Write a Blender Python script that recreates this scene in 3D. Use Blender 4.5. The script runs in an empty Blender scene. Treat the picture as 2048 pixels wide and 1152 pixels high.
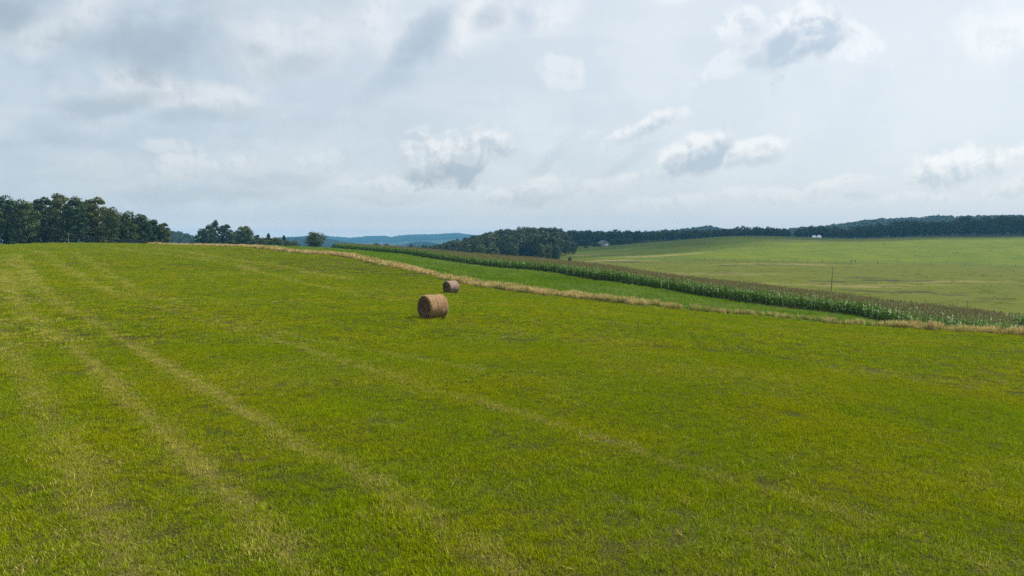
import bpy, math, random
import numpy as np
from mathutils import Vector

RNG = np.random.default_rng(7)
random.seed(7)
scene = bpy.context.scene
COL = scene.collection
CAMZ = 4.8                     # eye height above the grass under the camera
PITCH = math.radians(4.0)
FPX = 1435.0                   # focal length in photo pixels (2048 wide)
SA, CA = math.sin(PITCH), math.cos(PITCH)
SUN_AZ, SUN_EL = math.radians(68), math.radians(50)

# ------------------------------------------------------------------ survey helpers
def PH(Y, py):                 # height relative to the eye of a point at forward distance Y seen on row py
    t = (576.0 - py) / FPX
    return Y * (t * CA - SA) / (CA + t * SA)

def PX(Y, px, h=0.0):          # sideways position of a point seen on column px
    return (px - 1024.0) / FPX * (Y * CA - h * SA)

def project(X, Y, h):
    f = Y * CA - h * SA
    v = Y * SA + h * CA
    return 1024 + FPX * X / f, 576 - FPX * v / f

# ------------------------------------------------------------------ value noise
def _hash(ix, iy, seed):
    n = (ix.astype(np.int64) * 374761393 + iy.astype(np.int64) * 668265263 + seed * 1442695041) & 0xFFFFFFFF
    n = ((n ^ (n >> 13)) * 1274126177) & 0xFFFFFFFF
    return ((n ^ (n >> 16)) & 0xFFFF) / 65535.0

def vnoise(x, y, seed=0):
    x = np.asarray(x, float); y = np.asarray(y, float)
    ix, iy = np.floor(x), np.floor(y)
    fx, fy = x - ix, y - iy
    fx = fx * fx * (3 - 2 * fx); fy = fy * fy * (3 - 2 * fy)
    a, b = _hash(ix, iy, seed), _hash(ix + 1, iy, seed)
    c, d = _hash(ix, iy + 1, seed), _hash(ix + 1, iy + 1, seed)
    return (a * (1 - fx) + b * fx) * (1 - fy) + (c * (1 - fx) + d * fx) * fy

def fbm(x, y, seed=0, octv=4):
    s, amp, tot = 0.0, 1.0, 0.0
    for o in range(octv):
        s = s + amp * vnoise(x * 2 ** o + 17.3 * o, y * 2 ** o - 9.1 * o, seed + o)
        tot += amp; amp *= 0.5
    return s / tot

# ------------------------------------------------------------------ terrain
def pchip(xk, yk, x):
    xk = np.asarray(xk, float); yk = np.asarray(yk, float)
    h = np.diff(xk); dl = np.diff(yk) / h
    m = np.zeros_like(yk)
    for i in range(1, len(xk) - 1):
        if dl[i - 1] * dl[i] > 0:
            w1, w2 = 2 * h[i] + h[i - 1], h[i] + 2 * h[i - 1]
            m[i] = (w1 + w2) / (w1 / dl[i - 1] + w2 / dl[i])
    m[0], m[-1] = dl[0], dl[-1]
    x = np.clip(x, xk[0], xk[-1])
    i = np.clip(np.searchsorted(xk, x) - 1, 0, len(xk) - 2)
    t = (x - xk[i]) / h[i]
    return ((1 + 2 * t) * (1 - t) ** 2 * yk[i] + t * (1 - t) ** 2 * h[i] * m[i]
            + t * t * (3 - 2 * t) * yk[i + 1] + t * t * (t - 1) * h[i] * m[i + 1])

# columns of the survey: forward distance and photo row (values above 100) or height under the eye
COLS = {
 -900: [(10, -4.75), (50, -3.7), (100, -2.7), (190, -1.6), (300, -4.5), (500, -16), (900, -22)],
 0:    [(10, -4.78), (50, 588), (100, 518), (150, 499), (190, 490.5), (235, -2.8), (300, -5), (500, -18), (900, -25)],
 130:  [(10, -4.78), (50, 590), (100, 519), (150, 497.5), (200, 486.5), (240, -2.4), (300, -5), (500, -18), (900, -25)],
 320:  [(10, -4.8), (50, 601), (100, 525), (150, 501), (200, 489), (245, -2.9), (330, -6), (500, -18), (900, -25)],
 480:  [(10, -4.8), (50, 612), (100, 531), (140, 506), (170, 493.5), (230, -3.0), (330, -5), (500, -18), (900, -25)],
 660:  [(10, -4.8), (50, 617), (90, 549), (130, 510.5), (180, 501), (250, 498), (330, -8), (500, -20), (900, -25)],
 800:  [(10, -4.8), (25, 750), (43, 634), (60, 602), (78, 573), (103, 540), (140, 521), (178, 511), (205, 508), (260, -8), (400, -15), (600, -22), (900, -25)],
 940:  [(10, -4.8), (25, 752), (43, 638), (60, 607), (76, 590), (92, 571), (120, 548), (150, 531), (180, 522), (210, -7.2), (300, -11.5), (400, -12.5), (520, -9), (650, -14), (900, -25)],
 1100: [(10, -4.82), (25, 755), (43, 645), (60, 613), (80, 592.5), (100, 569), (125, 547), (150, -6.7), (180, -7.3), (230, -10.3), (300, -13.0), (400, -12.5), (520, -3.5), (600, -6), (700, -8), (900, -12)],
 1150: [(10, -4.84), (25, 756), (43, 646), (60, 615), (78, 596.5), (100, 573), (115, 555), (150, -7.2), (180, -8.0), (230, -11.2), (300, -13.1), (400, 521), (500, 507), (620, 493), (720, -6), (900, -6)],
 1200: [(10, -4.85), (25, 757), (43, 648), (60, 620), (75, 601.5), (90, 580), (106, 562), (135, -7.2), (170, -8.2), (230, -12), (300, 532), (400, 517), (500, 503.5), (620, 492), (720, -5), (900, -5)],
 1300: [(10, -4.88), (25, 760), (43, 655), (58, 628), (71, 612.5), (84, 593), (98, 579), (125, -8.1), (155, -9.2), (215, -12.8), (260, 546), (350, 525), (450, 506.5), (560, 491), (650, 483.5), (750, -2.5), (900, -4)],
 1500: [(10, -4.92), (25, 770), (43, 665), (55, 645), (66, 632), (75, 620), (85, 609), (105, -8.9), (127, -10.0), (180, -13.5), (230, 560), (270, 543), (330, 522.5), (400, 503), (480, 487), (560, 472), (640, 1.8), (750, 1), (900, -3)],
 1700: [(10, -4.97), (25, 785), (40, 700), (50, 670), (61, 650), (66, 643), (73, 635), (90, -9.3), (109, -10.6), (150, -13.9), (190, 586), (260, 550), (330, 526), (400, 503), (480, 486), (570, 477.5), (640, 0), (900, 0)],
 1850: [(10, -5.0), (25, 802), (40, 708), (50, 678), (57.5, 659), (62, -8.2), (68, -9.2), (82, -9.9), (97, -10.9), (135, -13.9), (175, 600), (240, 560), (320, 529.5), (400, 503.5), (480, 484), (560, 473.5), (640, 2), (900, 1.5)],
 2048: [(10, -5.05), (25, 820), (40, 715), (48, 688), (54, 672), (58, -8.3), (64, -9.5), (76, -10.4), (91, -11.6), (120, -14.0), (160, 615), (220, 570), (310, 533.5), (400, 504), (480, 482), (545, 470), (640, 4), (900, 3)],
 2700: [(15, -5.3), (30, -6.2), (48, -7.6), (58, -9.3), (70, -10.3), (100, -12.6), (160, -15.5), (300, -12.5), (400, -7), (500, 0), (640, 5), (900, 4)],
}
RG = np.concatenate([[0.0], np.geomspace(3.0, 5200.0, 700)])
TH, HT = [], []
for px, kn in sorted(COLS.items()):
    u = (px - 1024.0) / FPX
    k = math.sqrt(1 + u * u)
    ys = [0.0] + [a[0] for a in kn] + [1600.0, 5200.0]
    hs = [-CAMZ] + [PH(a, b) if b > 100 else b for a, b in kn] + [-25.0, -30.0]
    TH.append(math.atan(u))
    HT.append(pchip(np.array(ys) * k, hs, RG))
back = pchip([0, 20, 100, 400, 900, 2000, 5300], [-CAMZ, -4.8, -4.4, -7, -15, -25, -30], RG)
TH = [-math.pi] + TH + [math.pi]
HT = [back] + HT + [back]
TH, HT = np.array(TH), np.array(HT)
NTH = 1441
TG = np.linspace(-math.pi, math.pi, NTH)
TAB = np.zeros((NTH, len(RG)))
for j in range(len(RG)):
    TAB[:, j] = pchip(TH, HT[:, j], TG)
ker = np.array([1, 3, 5, 6, 5, 3, 1], float); ker /= ker.sum()
for _ in range(3):
    pad = np.vstack([TAB[-4:-1], TAB, TAB[1:4]])
    TAB = sum(ker[i] * pad[i:i + NTH] for i in range(7))

RIDGES = [  # distance, half depth, tree height, [(column, row of the canopy line)]
 (4400, 800, 13, [(480, 480), (560, 474), (640, 470), (680, 473), (700, 475), (740, 471), (770, 471), (785, 473), (800, 470), (830, 468), (860, 468), (880, 467), (915, 465), (945, 469), (1000, 472), (1100, 478)]),
 (2200, 350, 12, [(500, 478), (560, 475), (600, 473), (650, 474), (680, 480), (715, 488), (745, 496)]),
 (2700, 300, 12, [(800, 492), (823, 483), (845, 480), (866, 485), (900, 494)]),
 (850, 160, 12, [(200, 450), (300, 452), (335, 455), (360, 461), (385, 468), (420, 470), (520, 476), (600, 485)]),
 (1500, 250, 12, [(1240, 470), (1300, 461), (1320, 459), (1360, 457), (1400, 452), (1418, 450), (1440, 454), (1480, 461), (1560, 466)]),
 (1300, 200, 12, [(1540, 461), (1600, 452), (1640, 450), (1690, 444), (1720, 439), (1760, 435), (1800, 434), (1830, 432), (1880, 428), (1930, 430), (2000, 428), (2300, 428)]),
]

def height(X, Y, detail=True):
    X = np.asarray(X, float); Y = np.asarray(Y, float)
    R = np.hypot(X, Y); T = np.arctan2(X, Y)
    ti = (T + math.pi) / (2 * math.pi) * (NTH - 1)
    i0 = np.clip(np.floor(ti).astype(int), 0, NTH - 2); ft = ti - i0
    j0 = np.clip(np.searchsorted(RG, R) - 1, 0, len(RG) - 2)
    fr = np.clip((R - RG[j0]) / (RG[j0 + 1] - RG[j0]), 0, 1)
    h = ((TAB[i0, j0] * (1 - fr) + TAB[i0, j0 + 1] * fr) * (1 - ft)
         + (TAB[i0 + 1, j0] * (1 - fr) + TAB[i0 + 1, j0 + 1] * fr) * ft)
    for Y0, w, th, pts in RIDGES:
        col = 1024 + FPX * X / np.maximum(Y, 1.0)
        row = np.interp(col, [p[0] for p in pts], [p[1] for p in pts])
        off = np.maximum(np.maximum(pts[0][0] - col, col - pts[-1][0]), 0.0)
        rh = PH(Y0, row) - th - (np.abs(Y - Y0) / w) ** 1.6 * 40 - off * 0.15
        rh = np.where(Y > 300, rh, -99)
        h = np.maximum(h, rh)
    if detail:
        near = np.clip(1 - R / 260.0, 0, 1)
        far = np.clip((R - 130) / 120.0, 0, 1) * np.clip(1 - R / 900, 0, 1)
        h = h + near * ((fbm(X / 2.3, Y / 2.3, 3, 3) - .5) * 0.13 * np.clip(R / 6, 0, 1) + (fbm(X / 11., Y / 11., 9, 3) - .5) * 0.26 * np.clip(R / 20, 0, 1))
        h = h + far * ((fbm(X / 22., Y / 22., 21, 3) - .5) * .7)
    return h

def gz(X, Y):
    return height(X, Y) + CAMZ

def raycast(px, py, y0=7.0, y1=900.0):
    t = (576.0 - py) / FPX; s = (px - 1024.0) / FPX
    dy, dz = CA + t * SA, t * CA - SA
    k = np.geomspace(y0, y1, 4000)
    X, Y, Z = s * k, dy * k, dz * k
    hit = np.nonzero(height(X, Y) >= Z)[0]
    i = hit[0] if len(hit) else len(k) - 1
    return X[i], Y[i]

# ------------------------------------------------------------------ field boundaries (world polylines)
def poly(pts):
    return np.array([(PX(y, p), y) for p, y in pts])

LINE_DRY = poly([(3300, 38), (2400, 47), (2048, 54), (1850, 57.5), (1700, 61), (1500, 66), (1300, 71), (1200, 75), (1100, 80), (940, 92), (800, 103.5), (740, 115), (660, 130), (560, 150), (480, 170), (400, 186), (320, 199), (290, 204)])
LINE_CORN = poly([(3300, 46), (2400, 56), (2048, 64), (1850, 68), (1700, 73), (1500, 85), (1300, 98), (1200, 106), (1100, 125), (940, 150), (800, 180), (720, 203), (665, 216)])
LINE_BACK = poly([(3300, 62), (2400, 80), (2048, 91), (1850, 97), (1700, 109), (1500, 127), (1300, 155), (1130, 190), (900, 235), (760, 258), (665, 262)])

LINE_FENCE = poly([(2600, 300), (2200, 306), (2048, 312), (1863, 322), (1713, 330), (1500, 333), (1367, 360), (1300, 376), (1150, 420), (1000, 440)])

def pl_signed(L, X, Y):
    """distance to polyline, positive on the far side; also arc position"""
    X = np.asarray(X, float); Y = np.asarray(Y, float)
    best = np.full(X.shape, 1e9); sgn = np.zeros(X.shape); arc = np.zeros(X.shape)
    acc = 0.0
    for a, b in zip(L[:-1], L[1:]):
        d = b - a; l2 = (d ** 2).sum(); l = math.sqrt(l2)
        t = np.clip(((X - a[0]) * d[0] + (Y - a[1]) * d[1]) / l2, 0, 1)
        dx, dy = X - a[0] - t * d[0], Y - a[1] - t * d[1]
        dd = np.hypot(dx, dy)
        s = np.sign(d[1] * dx - d[0] * dy)
        up = dd < best
        best = np.where(up, dd, best); sgn = np.where(up, s, sgn); arc = np.where(up, acc + t * l, arc)
        acc += l
    return best * sgn, arc

def smooth(x, a, b):
    t = np.clip((x - a) / (b - a), 0, 1)
    return t * t * (3 - 2 * t)

# ------------------------------------------------------------------ dry windrow tracks in the hay field
TRACKS = [
 (0.95, 0.55, [(0, 540), (36, 604), (95, 655), (146, 695), (200, 742), (273, 819), (310, 852), (400, 935), (480, 1010), (600, 1130)]),
 (1.1, 0.50, [(22, 509), (55, 553), (77, 578), (124, 611), (204, 655), (262, 691), (328, 731), (394, 772), (463, 808), (529, 844), (583, 881), (690, 930), (770, 980), (860, 1035), (950, 1095), (1030, 1150)]),
 (0.62, 0.45, [(80, 502), (120, 531), (171, 560), (211, 582), (277, 604), (328, 618), (440, 652), (600, 690), (720, 733), (880, 785), (1060, 832), (1210, 880), (1350, 930), (1460, 962), (1660, 1015), (1850, 1080), (2000, 1140)]),
 (0.50, 0.45, [(150, 505), (197, 538), (255, 575), (303, 597), (420, 630), (560, 668), (760, 705), (960, 740)]),
 (0.55, 0.9, [(0, 640), (20, 690), (60, 760), (110, 850), (160, 950), (230, 1080), (270, 1150)]),
 (0.55, 0.6, [(215, 495), (321, 509), (456, 527), (600, 565), (720, 592)]),
 (0.55, 0.6, [(300, 495), (401, 509), (500, 524), (600, 541), (700, 560)]),
 (0.25, 0.8, [(1150, 640), (1300, 652), (1500, 655), (1650, 662)]),
]
TRK = []
for s, w, pp in TRACKS:
    TRK.append((s, w, np.array([raycast(a, b) for a, b in pp])))

def dryness(X, Y):
    d = np.zeros(np.shape(X))
    wob = (fbm(X / 3.1, Y / 3.1, 60, 3) - .5) * .55
    for k, (s, w, L) in enumerate(TRK):
        dd, arc = pl_signed(L, X, Y)
        R = np.hypot(X, Y)
        ww = .30 * w * (1 + R / 75.0)
        g = np.exp(-((dd + wob * ww) / ww) ** 2)
        g *= 0.80 + 0.4 * smooth(vnoise(arc / 4.0, arc * 0 + k, 44 + k), .2, .8)
        d = np.maximum(d, s * g * np.interp(R, [8, 20, 45, 90], [.75, .9, 1.05, 1.15]))
    p = fbm(X / 5.0, Y / 5.0, 77, 4)
    d = d + 0.13 * smooth(p, .50, .75)
    left = smooth(-(X / np.maximum(Y, 1)), .25, .70)
    d = d + left * 0.11 * smooth(fbm(X / 2.2, Y / 2.2, 80, 3), .35, .7)
    nearb = smooth(-np.hypot(X, Y), -22, -9)
    d = d + nearb * 0.11 * smooth(fbm(X / 1.1, Y / 1.1, 83, 3), .42, .72)
    return np.clip(d, 0, 1)

# ------------------------------------------------------------------ mesh helpers
def new_mesh(name, V, F, mats=(), fm=None, smooth_sh=False, attrs=None):
    V = np.asarray(V, np.float32)
    me = bpy.data.meshes.new(name)
    F = np.asarray(F, np.int32)
    n = F.shape[1]
    me.vertices.add(len(V)); me.vertices.foreach_set('co', V.ravel())
    me.loops.add(F.size); me.loops.foreach_set('vertex_index', F.ravel())
    me.polygons.add(len(F))
    me.polygons.foreach_set('loop_start', np.arange(0, F.size, n, dtype=np.int32))
    me.polygons.foreach_set('loop_total', np.full(len(F), n, np.int32))
    for m in mats: me.materials.append(m)
    if fm is not None: me.polygons.foreach_set('material_index', np.asarray(fm, np.int32))
    if smooth_sh: me.polygons.foreach_set('use_smooth', np.ones(len(F), bool))
    me.update(calc_edges=True)
    if attrs:
        for k, a in attrs.items():
            at = me.attributes.new(k, 'FLOAT', 'POINT')
            at.data.foreach_set('value', np.asarray(a, np.float32))
    return me

def add_obj(name, me, parent=None):
    o = bpy.data.objects.new(name, me)
    COL.objects.link(o)
    if parent: o.parent = parent
    return o

def tag(o, label=None, cat=None, group=None, kind=None):
    if label: o['label'] = label
    if cat: o['category'] = cat
    if group: o['group'] = group
    if kind: o['kind'] = kind
    return o

def empty(name, loc, rz=0.0):
    o = bpy.data.objects.new(name, None)
    o.empty_display_size = 0.3
    COL.objects.link(o); o.location = loc; o.rotation_euler = (0, 0, rz)
    return o

class MB:
    """collects quads and tris (stored as quads with a repeated corner avoided) for small objects"""
    def __init__(s): s.v = []; s.f = []; s.m = []
    def quad(s, a, b, c, d, m=0):
        i = len(s.v); s.v += [a, b, c, d]; s.f.append((i, i + 1, i + 2, i + 3)); s.m.append(m)
    def box(s, lo, hi, m=0):
        x0, y0, z0 = lo; x1, y1, z1 = hi
        i = len(s.v)
        s.v += [(x0, y0, z0), (x1, y0, z0), (x1, y1, z0), (x0, y1, z0), (x0, y0, z1), (x1, y0, z1), (x1, y1, z1), (x0, y1, z1)]
        for f in ((0, 3, 2, 1), (4, 5, 6, 7), (0, 1, 5, 4), (1, 2, 6, 5), (2, 3, 7, 6), (3, 0, 4, 7)):
            s.f.append(tuple(i + k for k in f)); s.m.append(m)
    def tube(s, pts, rad, n=8, m=0, cap=True):
        pts = [Vector(p) for p in pts]
        if not hasattr(rad, '__len__'): rad = [rad] * len(pts)
        base = len(s.v); ref = Vector((0.31, 0.95, 0.05))
        for k, p in enumerate(pts):
            t = (pts[min(k + 1, len(pts) - 1)] - pts[max(k - 1, 0)]).normalized()
            a = t.cross(ref)
            if a.length < 0.05: a = t.cross(Vector((1, 0, 0)))
            a.normalize(); b = t.cross(a)
            for q in range(n):
                an = 2 * math.pi * q / n
                s.v.append(tuple(p + (a * math.cos(an) + b * math.sin(an)) * rad[k]))
        for k in range(len(pts) - 1):
            for q in range(n):
                s.f.append((base + k * n + q, base + k * n + (q + 1) % n, base + (k + 1) * n + (q + 1) % n, base + (k + 1) * n + q)); s.m.append(m)
        if cap:
            for k in (0, len(pts) - 1):
                c = len(s.v); s.v.append(tuple(pts[k]))
                for q in range(0, n, 2):
                    s.f.append((c, base + k * n + q, base + k * n + (q + 1) % n, base + k * n + (q + 2) % n)); s.m.append(m)
    def build(s, name, mats, parent=None, sm=False):
        if not isinstance(mats, (list, tuple)): mats = [mats]
        return add_obj(name, new_mesh(name, s.v, s.f, mats, s.m, sm), parent)

# ------------------------------------------------------------------ material helper
class NT:
    def __init__(s, tree): s.t = tree; s.n = tree.nodes; s.l = tree.links
    def node(s, typ, **kw):
        n = s.n.new(typ)
        for k, v in kw.items(): setattr(n, k, v)
        return n
    def put(s, sock, v):
        if v is None: return
        if hasattr(v, 'is_output') or isinstance(v, bpy.types.NodeSocket): s.l.new(v, sock)
        else:
            if isinstance(v, (tuple, list)) and len(v) == 3 and sock.type == 'RGBA': v = (*v, 1)
            sock.default_value = v
    def math(s, op, a, b=None, c=None, clamp=False):
        n = s.node('ShaderNodeMath', operation=op, use_clamp=clamp)
        for i, v in enumerate((a, b, c)): s.put(n.inputs[i], v)
        return n.outputs[0]
    def vmath(s, op, a, b=None):
        n = s.node('ShaderNodeVectorMath', operation=op)
        s.put(n.inputs[0], a)
        if b is not None:
            if op == 'SCALE': s.put(n.inputs['Scale'], b)
            else: s.put(n.inputs[1], b)
        return n.outputs['Value'] if op in ('LENGTH', 'DOT_PRODUCT', 'DISTANCE') else n.outputs[0]
    def noise(s, vec, scale, detail=3, rough=.55, dims='3D', out='Fac', dist=0.0):
        n = s.node('ShaderNodeTexNoise', noise_dimensions=dims)
        s.put(n.inputs['Vector'], vec)
        n.inputs['Scale'].default_value = scale; n.inputs['Detail'].default_value = detail
        n.inputs['Roughness'].default_value = rough; n.inputs['Distortion'].default_value = dist
        return n.outputs[out]
    def mix(s, f, a, b, mode='MIX'):
        n = s.node('ShaderNodeMix', data_type='RGBA', blend_type=mode)
        s.put(n.inputs[0], f); s.put(n.inputs[6], a); s.put(n.inputs[7], b)
        return n.outputs[2]
    def ramp(s, x, lo, hi, a=0.0, b=1.0, typ='SMOOTHSTEP'):
        n = s.node('ShaderNodeMapRange', interpolation_type=typ)
        for i, v in enumerate((x, lo, hi, a, b)): s.put(n.inputs[i], v)
        return n.outputs[0]
    def attr(s, name, typ='GEOMETRY', out='Fac'):
        n = s.node('ShaderNodeAttribute', attribute_name=name, attribute_type=typ)
        return n.outputs[out]

def material(name):
    m = bpy.data.materials.new(name); m.use_nodes = True
    m.node_tree.nodes.clear()
    return m, NT(m.node_tree)

def finish(nt, col, rough=0.8, spec=0.3, bump=None, bstr=0.5, bdist=0.02, trans=0.0, tcol=None):
    p = nt.node('ShaderNodeBsdfPrincipled')
    nt.put(p.inputs['Base Color'], col); nt.put(p.inputs['Roughness'], rough)
    p.inputs['Specular IOR Level'].default_value = spec
    if bump is not None:
        b = nt.node('ShaderNodeBump'); b.inputs['Strength'].default_value = bstr; b.inputs['Distance'].default_value = bdist
        nt.put(b.inputs['Height'], bump); nt.l.new(b.outputs[0], p.inputs['Normal'])
    out = nt.node('ShaderNodeOutputMaterial'); sh = p.outputs[0]
    if trans > 0:
        t = nt.node('ShaderNodeBsdfTranslucent'); nt.put(t.inputs['Color'], tcol if tcol is not None else col)
        mx = nt.node('ShaderNodeMixShader'); mx.inputs[0].default_value = trans
        nt.l.new(sh, mx.inputs[1]); nt.l.new(t.outputs[0], mx.inputs[2]); sh = mx.outputs[0]
    nt.l.new(sh, out.inputs['Surface'])

def simple_mat(name, col, rough=.7, spec=.3, var=.25, scale=6.0, bstr=.3, metal=0.0):
    m, nt = material(name)
    tc = nt.node('ShaderNodeTexCoord').outputs['Object']
    f = nt.noise(tc, scale, 5, .6)
    c = nt.mix(nt.ramp(f, .3, .7), tuple(x * (1 - var) for x in col), tuple(min(x * (1 + var), .95) for x in col))
    finish(nt, c, rough, spec, f, bstr, .01)
    return m

# grass blade material: 'bc' is a random value per blade, 'dry' a value per tuft
GREEN = {
 'hay':    dict(a=(.212, .280, .0010), b=(.278, .300, .0011), c=(.155, .268, .0014), straw=(.42, .38, .085), tr=.36),
 'clover': dict(a=(.138, .245, .006), b=(.190, .280, .005), c=(.112, .220, .009), straw=(.24, .32, .085), tr=.32),
 'dry':    dict(a=(.58, .46, .20), b=(.50, .36, .15), c=(.60, .52, .26), straw=(.20, .26, .03), tr=.30),
 'past':   dict(a=(.105, .140, .004), b=(.12, .13, .008), c=(.08, .115, .006), straw=(.26, .22, .09), tr=.30),
}
def grass_mat(name, key):
    g = GREEN[key]
    m, nt = material(name)
    pos = nt.node('ShaderNodeNewGeometry').outputs['Position']
    big = nt.noise(pos, .16, 4, .6); med = nt.noise(pos, 1.1, 3, .6)
    bc = nt.attr('bc'); dry = nt.attr('dry', 'INSTANCER')
    c = nt.mix(nt.ramp(big, .38, .64), g['a'], g['b'])
    c = nt.mix(nt.math('MULTIPLY', nt.ramp(med, .48, .74), .55), c, g['c'])
    vb = nt.ramp(nt.math('FRACT', nt.math('MULTIPLY', bc, 7.7)), 0, 1, .42, 1.55, 'LINEAR')
    hsv = nt.node('ShaderNodeHueSaturation'); nt.put(hsv.inputs['Color'], c); nt.put(hsv.inputs['Value'], vb)
    st = nt.ramp(nt.math('SUBTRACT', dry, bc), -.03, .05)
    hs2 = nt.node('ShaderNodeHueSaturation'); nt.put(hs2.inputs['Color'], g['straw']); nt.put(hs2.inputs['Value'], vb)
    c = nt.mix(st, hsv.outputs[0], hs2.outputs[0])
    finish(nt, c, .7, .02, trans=g['tr'])
    return m

M_HAY = grass_mat('mown_grass', 'hay')
M_CLOVER = grass_mat('strip_grass', 'clover')
M_DRY = grass_mat('dry_tall_grass', 'dry')
M_PAST = grass_mat('pasture_grass', 'past')

def leaf_mat(name, a, b, tr=.22, rough=.55):
    m, nt = material(name)
    pos = nt.node('ShaderNodeNewGeometry').outputs['Position']
    rnd = nt.node('ShaderNodeObjectInfo').outputs['Random']
    f = nt.noise(pos, .35, 3, .6)
    f = nt.math('ADD', nt.math('MULTIPLY', f, .75), nt.math('MULTIPLY', rnd, .6))
    c = nt.mix(nt.ramp(f, .35, 1.0), a, b)
    c = nt.mix(nt.ramp(nt.math('FRACT', nt.math('MULTIPLY', rnd, 5.3)), .70, 1.0, 0, .6), c, (b[0] * 1.35, b[1] * .98, b[2] * 1.2))
    bc = nt.attr('bc')
    hsv = nt.node('ShaderNodeHueSaturation'); nt.put(hsv.inputs['Color'], c)
    nt.put(hsv.inputs['Value'], nt.ramp(bc, 0, 1, .5, 1.5, 'LINEAR'))
    finish(nt, hsv.outputs[0], rough, .3, trans=tr)
    return m

M_LEAF = leaf_mat('tree_leaves', (.024, .052, .008), (.090, .116, .016))
M_LEAF_FAR = leaf_mat('far_leaves', (.018, .042, .011), (.052, .074, .015), .18)
M_CONIFER = leaf_mat('cedar_leaves', (.016, .036, .014), (.030, .050, .018), .12)
M_BARK = simple_mat('bark', (.085, .066, .048), .9, .1, .4, 9)

# ------------------------------------------------------------------ instanced stuff
def gn_stuff(name, pts, rot, scl, idx, dry, protos, label, cat):
    me = bpy.data.meshes.new(name)
    me.vertices.add(len(pts)); me.vertices.foreach_set('co', np.asarray(pts, np.float32).ravel())
    def at(k, typ, key, arr):
        a = me.attributes.new(k, typ, 'POINT'); a.data.foreach_set(key, arr)
    at('rot', 'FLOAT_VECTOR', 'vector', np.asarray(rot, np.float32).ravel())
    sc = np.asarray(scl, np.float32)
    if sc.ndim == 1: sc = np.repeat(sc[:, None], 3, 1)
    at('scl', 'FLOAT_VECTOR', 'vector', sc.ravel())
    at('idx', 'INT', 'value', np.asarray(idx, np.int32))
    at('dry', 'FLOAT', 'value', np.asarray(dry, np.float32))
    coll = bpy.data.collections.new(name + '_kinds')
    for p in protos: coll.objects.link(p)
    ng = bpy.data.node_groups.new(name + '_scatter', 'GeometryNodeTree')
    ng.interface.new_socket('Geometry', in_out='INPUT', socket_type='NodeSocketGeometry')
    ng.interface.new_socket('Geometry', in_out='OUTPUT', socket_type='NodeSocketGeometry')
    gi = ng.nodes.new('NodeGroupInput'); go = ng.nodes.new('NodeGroupOutput')
    ci = ng.nodes.new('GeometryNodeCollectionInfo')
    ci.inputs['Collection'].default_value = coll
    ci.inputs['Separate Children'].default_value = True; ci.inputs['Reset Children'].default_value = True
    ip = ng.nodes.new('GeometryNodeInstanceOnPoints')
    def na(k, typ):
        n = ng.nodes.new('GeometryNodeInputNamedAttribute'); n.data_type = typ; n.inputs['Name'].default_value = k
        return n.outputs['Attribute']
    L = ng.links.new
    L(gi.outputs[0], ip.inputs['Points']); L(ci.outputs[0], ip.inputs['Instance'])
    ip.inputs['Pick Instance'].default_value = True
    L(na('idx', 'INT'), ip.inputs['Instance Index'])
    L(na('rot', 'FLOAT_VECTOR'), ip.inputs['Rotation'])
    L(na('scl', 'FLOAT_VECTOR'), ip.inputs['Scale'])
    L(ip.outputs[0], go.inputs[0])
    o = add_obj(name, me)
    md = o.modifiers.new('scatter', 'NODES'); md.node_group = ng
    tag(o, label, cat, kind='stuff')
    return o

def proto(name, me):
    return bpy.data.objects.new(name, me)

def ribbons(base, az, L, W, lean, curl, seg=3, tip=.12, prof=None, fold=0.0, tw=None):
    """bent ribbons -> verts, quads, index of ribbon per vertex"""
    N = len(base)
    d = np.stack([np.cos(az), np.sin(az), np.zeros(N)], 1)
    if tw is None: tw = RNG.uniform(-.6, .6, N)
    wv = np.stack([-np.sin(az + tw), np.cos(az + tw), np.zeros(N)], 1)
    p = base.copy(); V = []
    for k in range(seg + 1):
        s = k / seg
        w = (1 - s * (1 - tip)) if prof is None else prof[k]
        V.append(p - wv * (W * w * .5)[:, None]); V.append(p + wv * (W * w * .5)[:, None])
        ph = lean + curl * s
        p = p + (d * np.sin(ph)[:, None] + np.array([0, 0, 1.]) * np.cos(ph)[:, None]) * (L / seg)[:, None]
    V = np.stack(V, 1)                                   # N, 2(seg+1), 3
    n = 2 * (seg + 1)
    q = np.array([[2 * k, 2 * k + 1, 2 * k + 3, 2 * k + 2] for k in range(seg)])
    F = (np.arange(N)[:, None, None] * n + q[None]).reshape(-1, 4)
    return V.reshape(-1, 3), F, np.repeat(np.arange(N), n)

def tuft(name, mat, R, n, hmin, hmax, w, lean=.5, curl=.9, seg=3, clump=0, heads=0.0):
    tone = RNG.random(n)
    r = R * np.sqrt(RNG.random(n)); a = RNG.uniform(0, 2 * math.pi, n)
    b = np.stack([r * np.cos(a), r * np.sin(a), np.full(n, -.01)], 1)
    if clump:
        cc = RNG.uniform(-R, R, (clump, 2)) * .8
        k = RNG.integers(0, clump, n); mv = RNG.random(n) < .55
        b[mv, :2] = cc[k[mv]] + RNG.normal(0, .05 * R / .5, (mv.sum(), 2))
        ct = RNG.random(clump); tone[mv] = np.clip(ct[k[mv]] + RNG.normal(0, .012, mv.sum()), 0, .999)
    L = RNG.uniform(hmin, hmax, n)
    V, F, ri = ribbons(b, RNG.uniform(0, 2 * math.pi, n), L, w * RNG.uniform(.6, 1.3, n), np.abs(RNG.normal(0, lean, n)), RNG.uniform(0, curl, n), seg,
                       prof=None if not heads else [.7, .6, .5] + [heads] * (seg - 3) + [.5])
    bc = tone[ri]
    return proto(name, new_mesh(name, V, F, [mat], attrs={'bc': bc}))

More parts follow.
